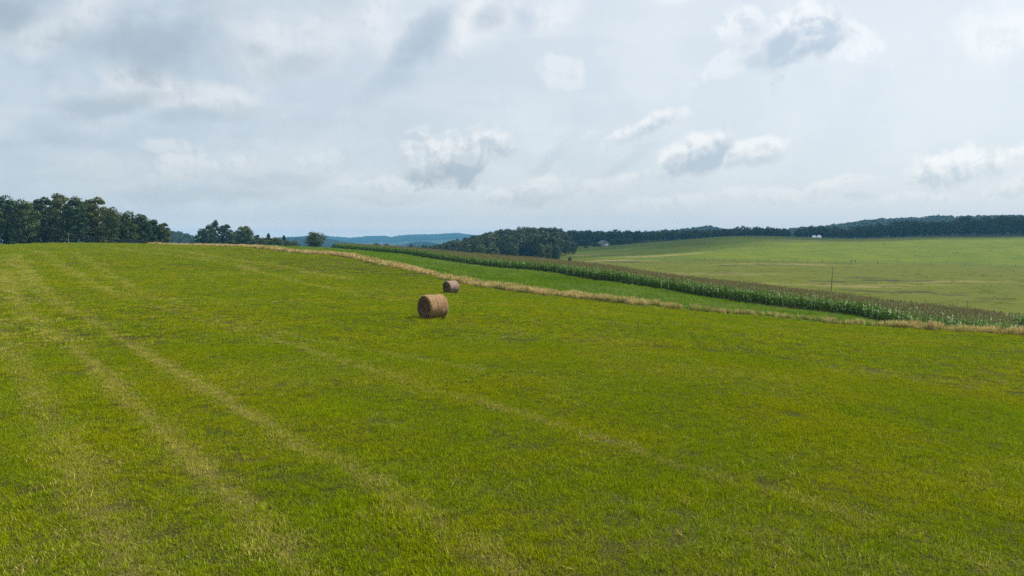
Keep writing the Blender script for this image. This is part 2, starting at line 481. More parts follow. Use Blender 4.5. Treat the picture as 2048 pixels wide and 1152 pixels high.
def grid_pts(r0, r1, sp, half=0.80, y_back=None):
    """jittered grid of points inside the ring r0..r1 of the ground in front of the camera"""
    n = int(2 * r1 / sp) + 2
    gx, gy = np.meshgrid((np.arange(n) - n / 2) * sp, (np.arange(n) - n / 2) * sp)
    gx = gx.ravel() + RNG.uniform(-.5, .5, gx.size) * sp; gy = gy.ravel() + RNG.uniform(-.5, .5, gy.size) * sp
    R = np.hypot(gx, gy)
    k = (R >= r0) & (R < r1) & (np.abs(np.arctan2(gx, gy)) < half)
    return gx[k], gy[k]

BALES = [(866, 43.0, 1.47, 1.33, 634.0), (902, 76.0, 1.40, 1.24, 589.0)]
BPOS = []
for px, Y, D, Lb, py in BALES:
    X = PX(Y, px, -5); BPOS.append((X, Y))

# ------------------------------------------------------------------ ground sheet
def build_ground():
    th = np.concatenate([np.linspace(-math.pi, -.95, 90, endpoint=False), np.linspace(-.95, .95, 620, endpoint=False), np.linspace(.95, math.pi, 90, endpoint=False)])
    rr = np.concatenate([np.linspace(.6, 6, 10, endpoint=False), np.geomspace(6, 700, 430, endpoint=False), np.geomspace(700, 5000, 70)])
    T, R = np.meshgrid(th, rr, indexing='ij')
    X, Y = R * np.sin(T), R * np.cos(T)
    nt_, nr = X.shape
    Z = gz(X, Y)
    V = np.stack([X, Y, Z], -1).reshape(-1, 3)
    V = np.vstack([V, [[0, 0, gz(0., 0.)]]])
    i, j = np.meshgrid(np.arange(nt_), np.arange(nr - 1), indexing='ij')
    i2 = (i + 1) % nt_
    F = np.stack([i * nr + j, i * nr + j + 1, i2 * nr + j + 1, i2 * nr + j], -1).reshape(-1, 4)
    F = F[:, ::-1]
    c = len(V) - 1
    ii = np.arange(0, nt_, 2)
    F = np.vstack([F, np.stack([np.full(len(ii), c), ((ii + 2) % nt_) * nr, ((ii + 1) % nt_) * nr, ii * nr], 1)])
    X, Y = V[:, 0], V[:, 1]
    dd, _ = pl_signed(LINE_DRY, X, Y); dc, _ = pl_signed(LINE_CORN, X, Y); db, _ = pl_signed(LINE_BACK, X, Y)
    R = np.hypot(X, Y)
    hay = smooth(-dd, -.3, .3)
    corn = smooth(dc, -.3, .3) * smooth(-db, -.3, .3) * smooth(X / np.maximum(Y, 1), -.255, -.24)
    col, row = project(X, np.maximum(Y, 1), V[:, 2] - CAMZ)
    past = np.where(Y > 0, smooth(db, -.3, .6) * smooth(X / np.maximum(Y, 1), -.05, .0), 0)
    wood = np.where((R > 640) | ((Y > 380) & (col < 1120) & (Y > 0)), 1.0, 0.0)
    dry = dryness(X, Y) * hay
    # bare earth scars on the pasture
    earth = np.zeros(len(X))
    for px, py, a, b, s in SCARS:
        x0, y0 = raycast(px, py, 120)
        n = fbm(X / 2.5, Y / 2.5, 33, 3)
        q = ((X - x0) / (a * 1.1)) ** 2 + ((Y - y0) / (b * 1.7)) ** 2
        earth = np.maximum(earth, s * smooth(-(q + (n - .5) * 2.2), -1.0, -.45))
    df, _ = pl_signed(LINE_FENCE, X, Y)
    olive = past * smooth(-df + (fbm(X / 14, Y / 14, 37, 3) - .5) * 22, -4, 6)
    rank = past * np.exp(-(df / 1.6) ** 2) * (.7 + .3 * smooth(-X, -125, -95))
    tan = np.zeros(len(X))
    for px, py, a, b, s in TANS:
        x0, y0 = raycast(px, py, 120)
        n = fbm(X / 6, Y / 6, 35, 3)
        q = ((X - x0) / a) ** 2 + ((Y - y0) / b) ** 2
        tan = np.maximum(tan, s * smooth(-(q + (n - .5) * 1.6), -1.0, .1))
    wet = smooth(-np.abs(Y - 330 - (X - 60) * .05), -170, -40) * smooth(-X, -90, -20)
    me = new_mesh('ground', V, F, [M_GROUND], smooth_sh=True, attrs=dict(hay=hay, corn=corn, past=past, wood=wood, dry=dry, earth=earth, tan=tan, olive=olive, rank=rank))
    o = add_obj('ground', me)
    tag(o, 'rolling farmland under mown grass, crops and pasture reaching the hills', 'ground', kind='structure')

SCARS = [(1740, 556, 9, 2.2, .6), (1765, 561, 10, 2.0, .9), (1790, 563, 8, 1.6, .9), (1845, 562, 9, 1.6, .8), (1662, 563, 8, 1.8, .8), (1700, 554, 7, 1.2, .7), (1710, 566, 7, 1.2, .6),
         (1730, 582, 9, 1.6, .7), (1808, 585, 10, 2.0, .9), (1830, 584, 7, 1.5, .9), (1908, 590, 5, 1.2, .8), (1985, 597, 6, 1.2, .7), (1955, 605, 3, .8, .6), (1457, 531, 6, 1.6, .8), (1480, 530, 5, 1.4, .7),
         (1532, 530, 6, 1.4, .6), (1562, 530, 8, 1.6, .7), (1455, 546, 9, 2.0, .45), (1640, 569, 1.5, .6, .9), (1243, 524, 11, 3.5, .9), (1262, 523, 9, 2.2, .8), (1306, 526, 5, 1.5, .5),
         (1650, 568, 2, 1, .6), (1727, 533, 1.5, .8, .8), (1970, 549, 5, 1.2, .3)]
TANS = [(1180, 510, 40, 8, .8), (1330, 511, 30, 8, .8), (1215, 521, 30, 10, .6), (1600, 481, 35, 10, .5), (1735, 479, 45, 8, .6), (1560, 528, 45, 6, .45), (1900, 563, 25, 5, .5), (1660, 571, 28, 5, .45), (1200, 537, 22, 8, .4), (1430, 548, 30, 8, .3), (1780, 570, 25, 4, .3)]

M_GROUND, nt = material('farmland')
pos = nt.node('ShaderNodeNewGeometry').outputs['Position']
n_big = nt.noise(pos, .045, 4, .6); n_med = nt.noise(pos, .35, 4, .6); n_fin = nt.noise(pos, 4.0, 5, .65); n_vf = nt.noise(pos, 22.0, 3, .7)
hayc = nt.mix(nt.ramp(n_vf, .38, .60), (.016, .020, .004), (.050, .056, .006))
hayc = nt.mix(nt.math('MULTIPLY', nt.ramp(n_fin, .50, .72), .8), hayc, nt.mix(nt.ramp(n_vf, .4, .6), (.022, .018, .004), (.075, .060, .014)))
hayc = nt.mix(nt.math('MULTIPLY', nt.attr('dry'), .75), hayc, nt.mix(nt.ramp(n_vf, .38, .6), (.05, .038, .014), (.19, .15, .055)))
clov = nt.mix(nt.ramp(n_med, .35, .65), (.060, .125, .010), (.09, .14, .010))
pa = nt.mix(nt.ramp(n_big, .38, .62), (.108, .134, .003), (.080, .114, .004))
pa = nt.mix(nt.math('MULTIPLY', nt.ramp(n_med, .46, .74), .30), pa, (.092, .098, .010))
pa = nt.mix(nt.math('MULTIPLY', nt.ramp(n_fin, .50, .78), .22), pa, (.08, .11, .010))
pa = nt.mix(nt.math('MULTIPLY', nt.attr('olive'), .8), pa, nt.mix(nt.ramp(n_med, .4, .65), (.078, .096, .004), (.098, .090, .011)))
pa = nt.mix(nt.math('MULTIPLY', nt.attr('rank'), .75), pa, (.035, .060, .012))
pa = nt.mix(nt.attr('tan'), pa, (.25, .19, .085))
pa = nt.mix(nt.attr('earth'), pa, nt.mix(nt.ramp(n_fin, .4, .6), (.026, .030, .010), (.060, .055, .022)))
soil = nt.mix(n_fin, (.05, .036, .022), (.09, .065, .04))
c = nt.mix(nt.attr('hay'), clov, hayc)
c = nt.mix(nt.attr('corn'), c, soil)
c = nt.mix(nt.attr('past'), c, pa)
c = nt.mix(nt.attr('wood'), c, (.035, .042, .018))
bmp = nt.math('ADD', nt.math('MULTIPLY', n_fin, .8), nt.math('MULTIPLY', n_vf, .25))
finish(nt, c, .95, .05, bmp, .45, .06)
build_ground()

# ------------------------------------------------------------------ grass and crops
def scatter_rot(n, tilt=.1):
    r = np.zeros((n, 3)); r[:, 0] = RNG.normal(0, tilt, n); r[:, 1] = RNG.normal(0, tilt, n); r[:, 2] = RNG.uniform(0, 2 * math.pi, n)
    return r

def off_bales(X, Y, m=.25):
    k = np.ones(len(X), bool)
    for (bx, by), b in zip(BPOS, BALES): k &= np.hypot(X - bx, Y - by) > b[3] * .5 + m * 0
    return k

def hay_grass():
    near = [tuft('hay_a%d' % i, M_HAY, .42, 430, .035, .105, .0112, .60, 1.2, 3, clump=26) for i in range(5)]
    tall = [tuft('hay_b%d' % i, M_HAY, .22, 110, .06, .14, .0090, .45, 1.2, 3, clump=3) for i in range(3)]
    mid = [tuft('hay_c%d' % i, M_HAY, .85, 520, .04, .12, .020, .55, 1.1, 2, clump=10) for i in range(4)]
    far = [tuft('hay_d%d' % i, M_HAY, 1.7, 700, .04, .115, .038, .55, 1.0, 2, clump=12) for i in range(4)]
    stems = [tuft('hay_e%d' % i, M_HAY, .30, 14, .12, .26, .0080, 1.45, .15, 3) for i in range(3)]
    P, S, I, Dr = [], [], [], []
    for r0, r1, sp, kinds, half in ((1.5, 34, .31, (0, 5), 3.2), (34, 95, .72, (8, 4), 1.35), (95, 240, 1.45, (12, 4), 1.0)):
        X, Y = grid_pts(r0, r1, sp, half)
        dd, _ = pl_signed(LINE_DRY, X, Y)
        k = (dd < .2) & off_bales(X, Y)
        X, Y = X[k], Y[k]
        P.append(np.stack([X, Y, gz(X, Y) - .005], 1))
        if r1 < 40:
            k = (fbm(X / .40, Y / .40, 41, 2) > .26) | (RNG.random(len(X)) < .35); X, Y = X[k], Y[k]; P[-1] = P[-1][k]
        lush = fbm(X / 1.7, Y / 1.7, 90, 3)
        S.append(np.clip(.86 + .7 * (lush - .40), .82, 1.25) * RNG.uniform(.85, 1.15, len(X)))
        I.append(kinds[0] + RNG.integers(0, kinds[1], len(X)))
        d = dryness(X, Y)
        Dr.append(np.clip(.03 + d * .90, 0, .88))
    X, Y = grid_pts(2.5, 60, .75, 1.3)
    k = (fbm(X / 2.5, Y / 2.5, 96, 3) > .53) & off_bales(X, Y); X, Y = X[k], Y[k]
    dd, _ = pl_signed(LINE_DRY, X, Y); k = dd < 0; X, Y = X[k], Y[k]
    P.append(np.stack([X, Y, gz(X, Y)], 1)); S.append(RNG.uniform(.6, 1.25, len(X))); I.append(5 + RNG.integers(0, 3, len(X))); Dr.append(RNG.uniform(0, .28, len(X)))
    X, Y = grid_pts(2.5, 45, .62, 1.3)
    k = (fbm(X / 1.9, Y / 1.9, 97, 3) + .9 * dryness(X, Y) > .64) & off_bales(X, Y); X, Y = X[k], Y[k]
    dd, _ = pl_signed(LINE_DRY, X, Y); k = dd < 0; X, Y = X[k], Y[k]
    P.append(np.stack([X, Y, gz(X, Y) + .035], 1)); S.append(RNG.uniform(.7, 1.2, len(X))); I.append(16 + RNG.integers(0, 3, len(X))); Dr.append(np.full(len(X), .8))
    X, Y = grid_pts(60, 240, .62, .80)          # finer tufts where the pale streaks run far up the hill
    dd, _ = pl_signed(LINE_DRY, X, Y); d = dryness(X, Y); k = (dd < 0) & (d > .28); X, Y, d = X[k], Y[k], d[k]
    P.append(np.stack([X, Y, gz(X, Y)], 1)); S.append(RNG.uniform(.8, 1.05, len(X))); I.append(8 + RNG.integers(0, 4, len(X))); Dr.append(np.clip(d * 1.0, 0, .85))
    P = np.vstack(P); S = np.concatenate(S); I = np.concatenate(I); Dr = np.concatenate(Dr)
    # far instances are flatter so the field keeps its smooth crest
    gn_stuff('mown_grass', P, scatter_rot(len(P), .06), S, I, Dr, near + tall + mid + far + stems, 'short mown green grass with yellowed windrow streaks covering the hay field', 'grass')

def strip_pts(L0, w0, w1, sp, amin=0, amax=1e9):
    """points along polyline L0 with offset w0..w1 to its far side"""
    seg = np.diff(L0, axis=0); ln = np.hypot(seg[:, 0], seg[:, 1]); tot = ln.sum()
    cum = np.concatenate([[0], np.cumsum(ln)])
    a = np.arange(max(0, amin), min(tot, amax), sp)
    w = np.arange(w0, w1, sp)
    A, W = np.meshgrid(a, w); A = A.ravel() + RNG.uniform(-.5, .5, A.size) * sp; W = W.ravel() + RNG.uniform(-.5, .5, W.size) * sp
    A = np.clip(A, 0, tot - 1e-3)
    i = np.clip(np.searchsorted(cum, A, 'right') - 1, 0, len(ln) - 1)
    d = seg[i] / ln[i][:, None]
    p = L0[i] + d * (A - cum[i])[:, None]
    nrm = np.stack([d[:, 1], -d[:, 0]], 1)
    p = p + nrm * W[:, None]
    return p[:, 0], p[:, 1], A, W

def dry_strip():
    ks = [tuft('dry_a%d' % i, M_DRY, .42, 130, .45, .95, .016, .28, .8, 4, clump=4, heads=1.6) for i in range(4)]
    ks += [tuft('dry_b%d' % i, M_DRY, .55, 120, .35, .95, .030, .28, .8, 4, clump=4, heads=1.6) for i in range(3)]
    X, Y, A, W = strip_pts(LINE_DRY, 0.0, 3.6, .36)
    R = np.hypot(X, Y); col = 1024 + FPX * X / np.maximum(Y, 1)
    dc, _ = pl_signed(LINE_CORN, X, Y)
    wmax = np.interp(col, [250, 400, 700, 1000, 1400, 1600, 1800, 2100], [2.0, 2.4, 3.0, 2.7, 2.2, 1.9, 2.8, 3.0])
    wmax = wmax * (.7 + .6 * vnoise(A / 5, A * 0, 5)) + (vnoise(A / 1.1, A * 0, 6) - .5) * 1.0
    k = (W < wmax) & (W > (vnoise(A / 1.3, A * 0, 8) - .5) * .8) & (vnoise(A / .9, W / .9, 12) > np.interp(col, [900, 1250, 1500, 1700, 1850], [.26, .34, .48, .46, .30]))
    X, Y, A, R, col, W = X[k], Y[k], A[k], R[k], col[k], W[k]
    hs = np.interp(col, [250, 500, 900, 1300, 1550, 1700, 1850, 2100], [.55, .68, .80, .70, .52, .55, .74, .78])
    S = hs * RNG.uniform(.6, 1.25, len(X)) * (.75 + .5 * vnoise(A / 2.2, W / 1.5, 14))
    I = np.where(R > 95, 4 + RNG.integers(0, 3, len(X)), RNG.integers(0, 4, len(X)))
    gr = np.interp(col, [250, 900, 1350, 1500, 1650, 1800, 2100], [.12, .18, .46, .66, .74, .44, .30])
    dr = np.clip(gr + (vnoise(A / 3.3, W, 15) - .5) * .5, .02, .8)
    P = np.stack([X, Y, gz(X, Y) - .02], 1)
    gn_stuff('dry_tall_grass', P, scatter_rot(len(P), .1), S, I, dr, ks, 'strip of tall tan seeding grass along the edge of the mown field', 'dry grass')

def clover():
    ks = [tuft('clover_a%d' % i, M_CLOVER, .5, 230, .16, .42, .017, .35, .9, 3, clump=6) for i in range(4)]
    ks += [tuft('clover_b%d' % i, M_CLOVER, .9, 300, .16, .42, .034, .35, .9, 2, clump=8) for i in range(3)]
    X, Y = grid_pts(40, 330, .62, .95)
    dd, _ = pl_signed(LINE_DRY, X, Y); dc, _ = pl_signed(LINE_CORN, X, Y); db, _ = pl_signed(LINE_BACK, X, Y)
    col = 1024 + FPX * X / np.maximum(Y, 1)
    incorn = (dc > -.6) & (col > 670)
    k = (dd > 1.2) & (~incorn) & (col > 420)
    k &= (np.hypot(X, Y) < 120) | (RNG.random(len(X)) < .55)
    X, Y = X[k], Y[k]; R = np.hypot(X, Y)
    I = np.where(R > 95, 4 + RNG.integers(0, 3, len(X)), RNG.integers(0, 4, len(X)))
    f = fbm(X / 7, Y / 7, 50, 4); f2 = fbm(X / 2.0, Y / 2.0, 52, 3)
    S = (.62 + .75 * f) * RNG.uniform(.8, 1.2, len(X))
    dr = np.clip(.10 + 1.3 * (f - .45) + .7 * (f2 - .5), .02, .6)
    P = np.stack([X, Y, gz(X, Y) - .02], 1)
    gn_stuff('strip_grass', P, scatter_rot(len(P), .1), S, I, dr, ks, 'lush green knee-high grass strip between the tan grass and the corn', 'grass')

def pasture_tufts():
    ks = [tuft('past_%d' % i, M_PAST, .9, 130, .04, .13, .05, .6, .9, 2, clump=9) for i in range(4)]
    n = 18000
    Y = RNG.uniform(95, 470, n); s = RNG.uniform(.02, .80, n); X = Y * s
    db, _ = pl_signed(LINE_BACK, X, Y)
    k = (db > 1.5) & (fbm(X / 6, Y / 6, 70, 4) > .55)
    X, Y = X[k], Y[k]
    S = RNG.uniform(.5, 1.15, len(X))
    P = np.stack([X, Y, gz(X, Y) - .02], 1)
    dr = np.clip(.1 + 1.2 * (fbm(X / 15, Y / 15, 71, 3) - .45), 0, .6)
    gn_stuff('pasture_grass', P, scatter_rot(len(P), .05), S, RNG.integers(0, 4, len(X)), dr, ks, 'uneven grazed green pasture grass on the valley side beyond the corn', 'grass')

M_CLEAF, nt = material('corn_leaf')
pos = nt.node('ShaderNodeNewGeometry').outputs['Position']
bc = nt.attr('bc')
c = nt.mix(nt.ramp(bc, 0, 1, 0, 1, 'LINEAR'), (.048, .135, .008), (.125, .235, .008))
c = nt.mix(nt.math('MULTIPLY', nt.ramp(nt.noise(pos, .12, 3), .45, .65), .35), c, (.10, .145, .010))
finish(nt, c, .5, .35, trans=.30, tcol=nt.mix(.5, c, (.14, .24, .01)))
M_TASSEL, nt = material('corn_tassel')
bc = nt.attr('bc')
c = nt.mix(bc, (.165, .125, .048), (.27, .215, .092))
finish(nt, c, .8, .2, trans=.2)

def corn_plant(name, H):
    Vs, Fs, fm, bcs = [], [], [], []
    off = 0
    def push(V, F, m, b):
        nonlocal off
        Vs.append(V); Fs.append(F + off); fm.append(np.full(len(F), m)); bcs.append(b); off += len(V)
    # stalk
    V, F, ri = ribbons(np.zeros((2, 3)), np.array([0, math.pi / 2]), np.full(2, H * .93), np.full(2, .030), np.full(2, .02), np.full(2, .03), 3, .4, tw=np.zeros(2))
    push(V, F, 0, np.full(len(V), .25))
    n = 13
    z = np.linspace(.20, .80, n) * H
    plane = RNG.uniform(0, math.pi)
    az = plane + (np.arange(n) % 2) * math.pi + RNG.normal(0, .45, n)
    b = np.stack([np.zeros(n), np.zeros(n), z], 1)
    L = np.interp(np.linspace(0, 1, n), [0, .5, 1], [.62, .80, .46]) * RNG.uniform(.85, 1.15, n)
    V, F, ri = ribbons(b, az, L, np.full(n, .092) * RNG.uniform(.8, 1.15, n), RNG.uniform(.30, .60, n), RNG.uniform(1.0, 2.1, n), 6,
                       prof=[.45, .95, 1.0, .9, .7, .45, .06], tw=RNG.normal(0, .25, n))
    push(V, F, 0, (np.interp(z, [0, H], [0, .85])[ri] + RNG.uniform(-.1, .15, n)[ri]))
    m = 13
    b = np.stack([np.zeros(m), np.zeros(m), H * .88 + RNG.uniform(0, .10, m)], 1)
    V, F, ri = ribbons(b, RNG.uniform(0, 2 * math.pi, m), RNG.uniform(.18, .30, m), np.full(m, .020), RNG.uniform(.05, .7, m), RNG.uniform(.0, .5, m), 3, .5)
    push(V, F, 1, RNG.random(m)[ri])
    return proto(name, new_mesh(name, np.vstack(Vs), np.vstack(Fs), [M_CLEAF, M_TASSEL], np.concatenate(fm), attrs={'bc': np.concatenate(bcs)}))

def corn():
    ks = [corn_plant('corn_%d' % i, 1.84 + .07 * i) for i in range(5)]
    seg = np.diff(LINE_CORN, axis=0)
    X, Y, A, W = strip_pts(LINE_CORN, 0.35, 95, .42)
    # rows follow the front edge, .76 m apart
    W = np.floor(W / .76) * .76 + .38 + RNG.normal(0, .05, len(W))
    dc, _ = pl_signed(LINE_CORN, X, Y); db, _ = pl_signed(LINE_BACK, X, Y)
    col = 1024 + FPX * X / np.maximum(Y, 1)
    k = (dc > .3) & (db < 0) & (col > 672) & (col < 2700) & (Y > 20)
    k &= (dc < 6) | (RNG.random(len(X)) < .62)
    X, Y, dc = X[k], Y[k], dc[k]
    S = RNG.uniform(.88, 1.08, len(X)) * np.interp(dc, [0, 1.5], [.93, 1.0]) * (.93 + .14 * fbm(X / 9, Y / 9, 31, 3))
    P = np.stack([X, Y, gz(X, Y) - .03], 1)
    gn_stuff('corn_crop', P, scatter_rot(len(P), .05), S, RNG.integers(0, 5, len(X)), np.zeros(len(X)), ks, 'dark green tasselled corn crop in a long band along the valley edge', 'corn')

hay_grass(); dry_strip(); clover(); pasture_tufts(); corn()

# ------------------------------------------------------------------ trees
def crown_mesh(name, H, W, base, nb, leaves, size, mat, irregular=.35, cone=False, seed=0):
    rg = np.random.default_rng(seed)
    cz, hz = (base + 1) / 2 * H, (1 - base) / 2 * H
    B = []
    for i in range(nb):
        a = i * 2.39996 + rg.uniform(-.4, .4)
        t = (i + .5) / nb * 2 - 1
        rad = math.sqrt(max(0, 1 - t * t)) if not cone else (1 - (t + 1) / 2) * .9 + .05
        rr = rad * rg.uniform(.55, .85) * (1 - irregular * rg.random() * .6)
        br = W * .5 * (rg.uniform(.26, .46) if not cone else .18 + .22 * (1 - (t + 1) / 2))
        B.append((math.cos(a) * rr * W * .5, math.sin(a) * rr * W * .5, cz + t * hz * .80 + rg.uniform(-.04, .04) * H, br))
    Vs, bc = [], []
    per = leaves // nb
    for x, y, z, r in B:
        n = per
        d = rg.normal(0, 1, (n, 3)); d /= np.linalg.norm(d, axis=1)[:, None]
        d[:, 2] = np.where(d[:, 2] < -.3, d[:, 2] * .6, d[:, 2])
        p = np.array([x, y, z]) + d * (r * rg.uniform(.55, 1.10, n) ** .7)[:, None] * np.array([1, 1, .82])
        nn = d + rg.normal(0, .55, (n, 3)); nn /= np.linalg.norm(nn, axis=1)[:, None]
        t1 = np.cross(nn, rg.normal(0, 1, (n, 3))); t1 /= np.linalg.norm(t1, axis=1)[:, None]
        t2 = np.cross(nn, t1)
        s = size * rg.uniform(.6, 1.35, n)[:, None]
        q = np.stack([p - t1 * s * .6, p - t2 * s * .38 + nn * s * .1, p + t1 * s * .6, p + t2 * s * .42 + nn * s * .1], 1)
        Vs.append(q.reshape(-1, 3))
        bc.append(np.repeat(np.clip(rg.normal(.5, .22, n) + rg.normal(0, .12), 0, 1), 4))
    V = np.vstack(Vs); F = np.arange(len(V)).reshape(-1, 4)
    return V, F, np.concatenate(bc), B

def trunk_mb(H, base, B, seed, r0=None):
    rg = random.Random(seed)
    mb = MB(); r0 = r0 or H * .022
    top = H * .78
    pts = [(rg.uniform(-.03, .03) * H * k, rg.uniform(-.03, .03) * H * k, top * k) for k in (0, .2, .45, .7, 1)]
    pts[0] = (0, 0, -.4)
    mb.tube(pts, [r0 * 1.35, r0, r0 * .8, r0 * .5, r0 * .15], 8)
    for x, y, z, r in B[::2]:
        z0 = max(base * H * .8, z * .55)
        k = min(z0 / top, .95)
        mb.tube([(0, 0, z0), (x * .45, y * .45, z0 + (z - z0) * .55), (x, y, z)], [r0 * .42 * (1 - k * .5), r0 * .26, r0 * .08], 5, cap=False)
    return mb

TREE_KINDS = []   # (crown mesh, trunk mesh, H, W)
specs = [(15, 9.5, -.02, 32, 7000, .46, .3), (16, 8.5, -.05, 32, 6800, .46, .5), (14, 10.5, .0, 34, 7200, .48, .4), (15, 8.0, -.04, 30, 6200, .44, .6), (13, 9.0, -.10, 30, 6400, .46, .5), (15, 10.0, .08, 30, 5200, .44, .7)]
for i, (H, W, b, nb, lv, sz, ir) in enumerate(specs):
    V, F, bc, B = crown_mesh('crown', H, W, b, nb, lv, sz, M_LEAF, ir, seed=100 + i)
    cm = new_mesh('broadleaf_crown_%d' % i, V, F, [M_LEAF], attrs={'bc': bc})
    mb = trunk_mb(H, b, B, 50 + i)
    tm = new_mesh('broadleaf_trunk_%d' % i, mb.v, mb.f, [M_BARK])
    TREE_KINDS.append((cm, tm, H, float(np.ptp(V[:, 0]) + np.ptp(V[:, 1])) * .5, float(V[:, 2].max())))
V, F, bc, B = crown_mesh('crown', 8, 4.0, .04, 26, 3000, .30, M_CONIFER, .3, cone=True, seed=140)
cm = new_mesh('cedar_crown', V, F, [M_CONIFER], attrs={'bc': bc}); mb = trunk_mb(8, .04, B[:2], 77, .12)
TREE_KINDS.append((cm, new_mesh('cedar_trunk', mb.v, mb.f, [M_BARK]), 8, 3.6, float(V[:, 2].max())))
CEDAR = 6

def place_tree(px, Y, top_py, w_px, kind, label, group, name='broadleaf_tree', cat='tree', sink=.15):
    X = PX(Y, px); z = float(gz(X, Y)) - sink
    H = PH(Y, top_py) + CAMZ - z
    Wm = w_px / FPX * Y
    cm, tm, H0, W0, zmax = TREE_KINDS[kind]
    root = empty(name, (X, Y, z), random.uniform(0, 6.28))
    tag(root, label, cat, group)
    sx = Wm / W0; sz = H / zmax
    for nm, me in (('crown', cm), ('trunk', tm)):
        o = add_obj(nm, me, root); o.scale = (sx, sx, sz)
    return root

G1 = 'trees of the grove on the hill crest at left'
left = [  # px, Y, top row, width px, kind, label
 (-26, 205, 398, 74, 2, 'leftmost tree of the left grove, cut by the picture edge'),
 (12, 214, 389, 62, 0, 'broad dark tree at the picture edge with bare trunks showing under its crown'),
 (50, 208, 396, 58, 4, 'rounded olive green tree standing forward in the left grove, second whole crown from the edge'),
 (90, 226, 393, 56, 1, 'bushy mid green tree left of the highest crown in the left grove'),
 (122, 222, 385, 58, 3, 'highest dark crown of the left grove, standing behind the wire pole'),
 (152, 212, 391, 56, 0, 'bright green leafy tree right of the wire pole in the left grove'),
 (196, 218, 393, 54, 1, 'tall narrow dark tree with a pointed top right of the grove centre'),
 (224, 212, 412, 48, 5, 'brownish green tree where the grove skyline starts to step down'),
 (255, 216, 420, 48, 4, 'rounded tree halfway down the stepped right side of the left grove'),
 (284, 220, 427, 44, 2, 'dense dark tree third from the right end of the left grove'),
 (307, 224, 438, 38, 3, 'short dark tree next to the last one on the right of the left grove'),
 (328, 226, 445, 32, 1, 'last and lowest tree at the right end of the left grove'),
 (68, 244, 398, 60, 5, 'back row tree filling the gap between the second and third crowns of the left grove'),
 (172, 246, 398, 60, 2, 'back row tree behind the bright green one in the left grove'),
 (30, 250, 402, 60, 3, 'back row tree behind the trunks at the picture edge in the left grove'),
 (240, 248, 424, 52, 0, 'back row tree behind the stepped right side of the left grove'),
 (108, 252, 402, 60, 4, 'back row tree seen low between the trunks under the highest crown'),
 (140, 236, 440, 40, 4, 'low leafy tree filling the space behind the wire pole'),
 (20, 232, 448, 40, 4, 'low understorey tree among the trunks at the picture edge'),
 (292, 240, 446, 40, 5, 'low back row tree near the right end of the left grove'),
 (208, 235, 446, 42, 3, 'low understorey tree under the tall narrow pointed tree'),
 (72, 230, 450, 40, 3, 'low understorey tree right of the olive green crown'),
]
for a in left: place_tree(*a, G1)

G2 = 'trees beyond the dry grass left of centre'
mids = [
 (402, 325, 456, 28, 4, 'lower left half of the paired trees right of the grove gap'),
 (418, 322, 448, 34, 0, 'wide dark tree with an uneven crown, left of the top of the middle clump'),
 (431, 330, 439, 24, 3, 'tallest tree of the middle clump, with a ragged pointed top'),
 (452, 334, 448, 36, 1, 'round tree with small sky gaps between the tallest and the broad rounded one'),
 (470, 344, 460, 30, 5, 'lower thin tree in the middle of the clump beyond the dry grass'),
 (489, 326, 451, 40, 2, 'broad rounded tree at the right end of the middle clump'),
]
for a in mids: place_tree(*a, G2)
place_tree(514, 335, 469, 22, 1, 'small thin leafy tree just right of the broad rounded tree', G2)
place_tree(537, 330, 466, 20, CEDAR, 'small dark pointed evergreen in the low bushes right of the middle clump', G2, 'evergreen_tree')
place_tree(528, 325, 474, 30, 4, 'low green bush left of the small pointed evergreen', G2, 'bush', 'bush')
place_tree(553, 325, 474, 32, 2, 'bright green round bush right of the small pointed evergreen', G2, 'bush', 'bush')
place_tree(568, 345, 470, 20, CEDAR, 'slim brownish evergreen at the end of the low bushes', G2, 'evergreen_tree')
place_tree(585, 380, 480, 40, 4, 'low dark tree in the hollow left of the lone tree', G2)
place_tree(505, 328, 477, 28, 2, 'low leafy bush at the foot of the small thin leafy tree', G2, 'bush', 'bush')
place_tree(573, 338, 479, 24, 4, 'low rounded bush under the slim brownish evergreen', G2, 'bush', 'bush')
place_tree(630, 258, 463, 46, 5, 'lone open-crowned tree with bare twigs on top standing before the blue hills', None)
G3 = 'trees poking up behind the corn in the valley'
for a in [(668, 520, 486, 20, 0, 'small dark tree just right of the lone tree behind the corn'),
          (706, 560, 487, 26, 2, 'low dark tree behind the left end of the corn'),
          (728, 620, 489, 22, 4, 'low round tree left of the wide dark clump behind the corn'),
          (752, 600, 485, 28, 0, 'left half of the wide dark clump behind the corn'),
          (772, 620, 486, 26, 1, 'right half of the wide dark clump behind the corn'),
          (793, 640, 490, 18, 4, 'small low tree right of the wide dark clump behind the corn'),
          (822, 580, 487, 20, 0, 'dark tree left of the wooded hill, behind the corn'),
          (848, 560, 489, 22, 2, 'dark tree at the left foot of the wooded hill')]:
    place_tree(*a, G3)
G4 = 'single trees at the foot of the wooded hill'
place_tree(1082, 372, 486, 24, 3, 'dark low-branched tree at the corn edge under the wooded hill', G4)
place_tree(1099, 378, 489, 20, 5, 'tree with a clear trunk left of the last one under the wooded hill', G4)
place_tree(1112, 372, 490, 20, 2, 'last tree on the right under the wooded hill with dark trunks in its shade', G4)
place_tree(1020, 385, 484, 40, 0, 'broad dark round tree in front of the wooded hill above the corn', G4)
place_tree(985, 392, 486, 34, 4, 'lighter round tree at the front left of the wooded hill', G4)
place_tree(960, 395, 490, 28, 2, 'round tree at the low left front of the wooded hill', G4)
place_tree(1140, 392, 513, 9, 4, 'tiny dark bush alone in the pasture right of the wooded hill', None, 'bush', 'bush', .05)
G5 = 'trees around the white farmhouse'
place_tree(1172, 585, 493, 12, 4, 'small dark bush below the trees left of the farmhouse', G5, 'bush', 'bush')
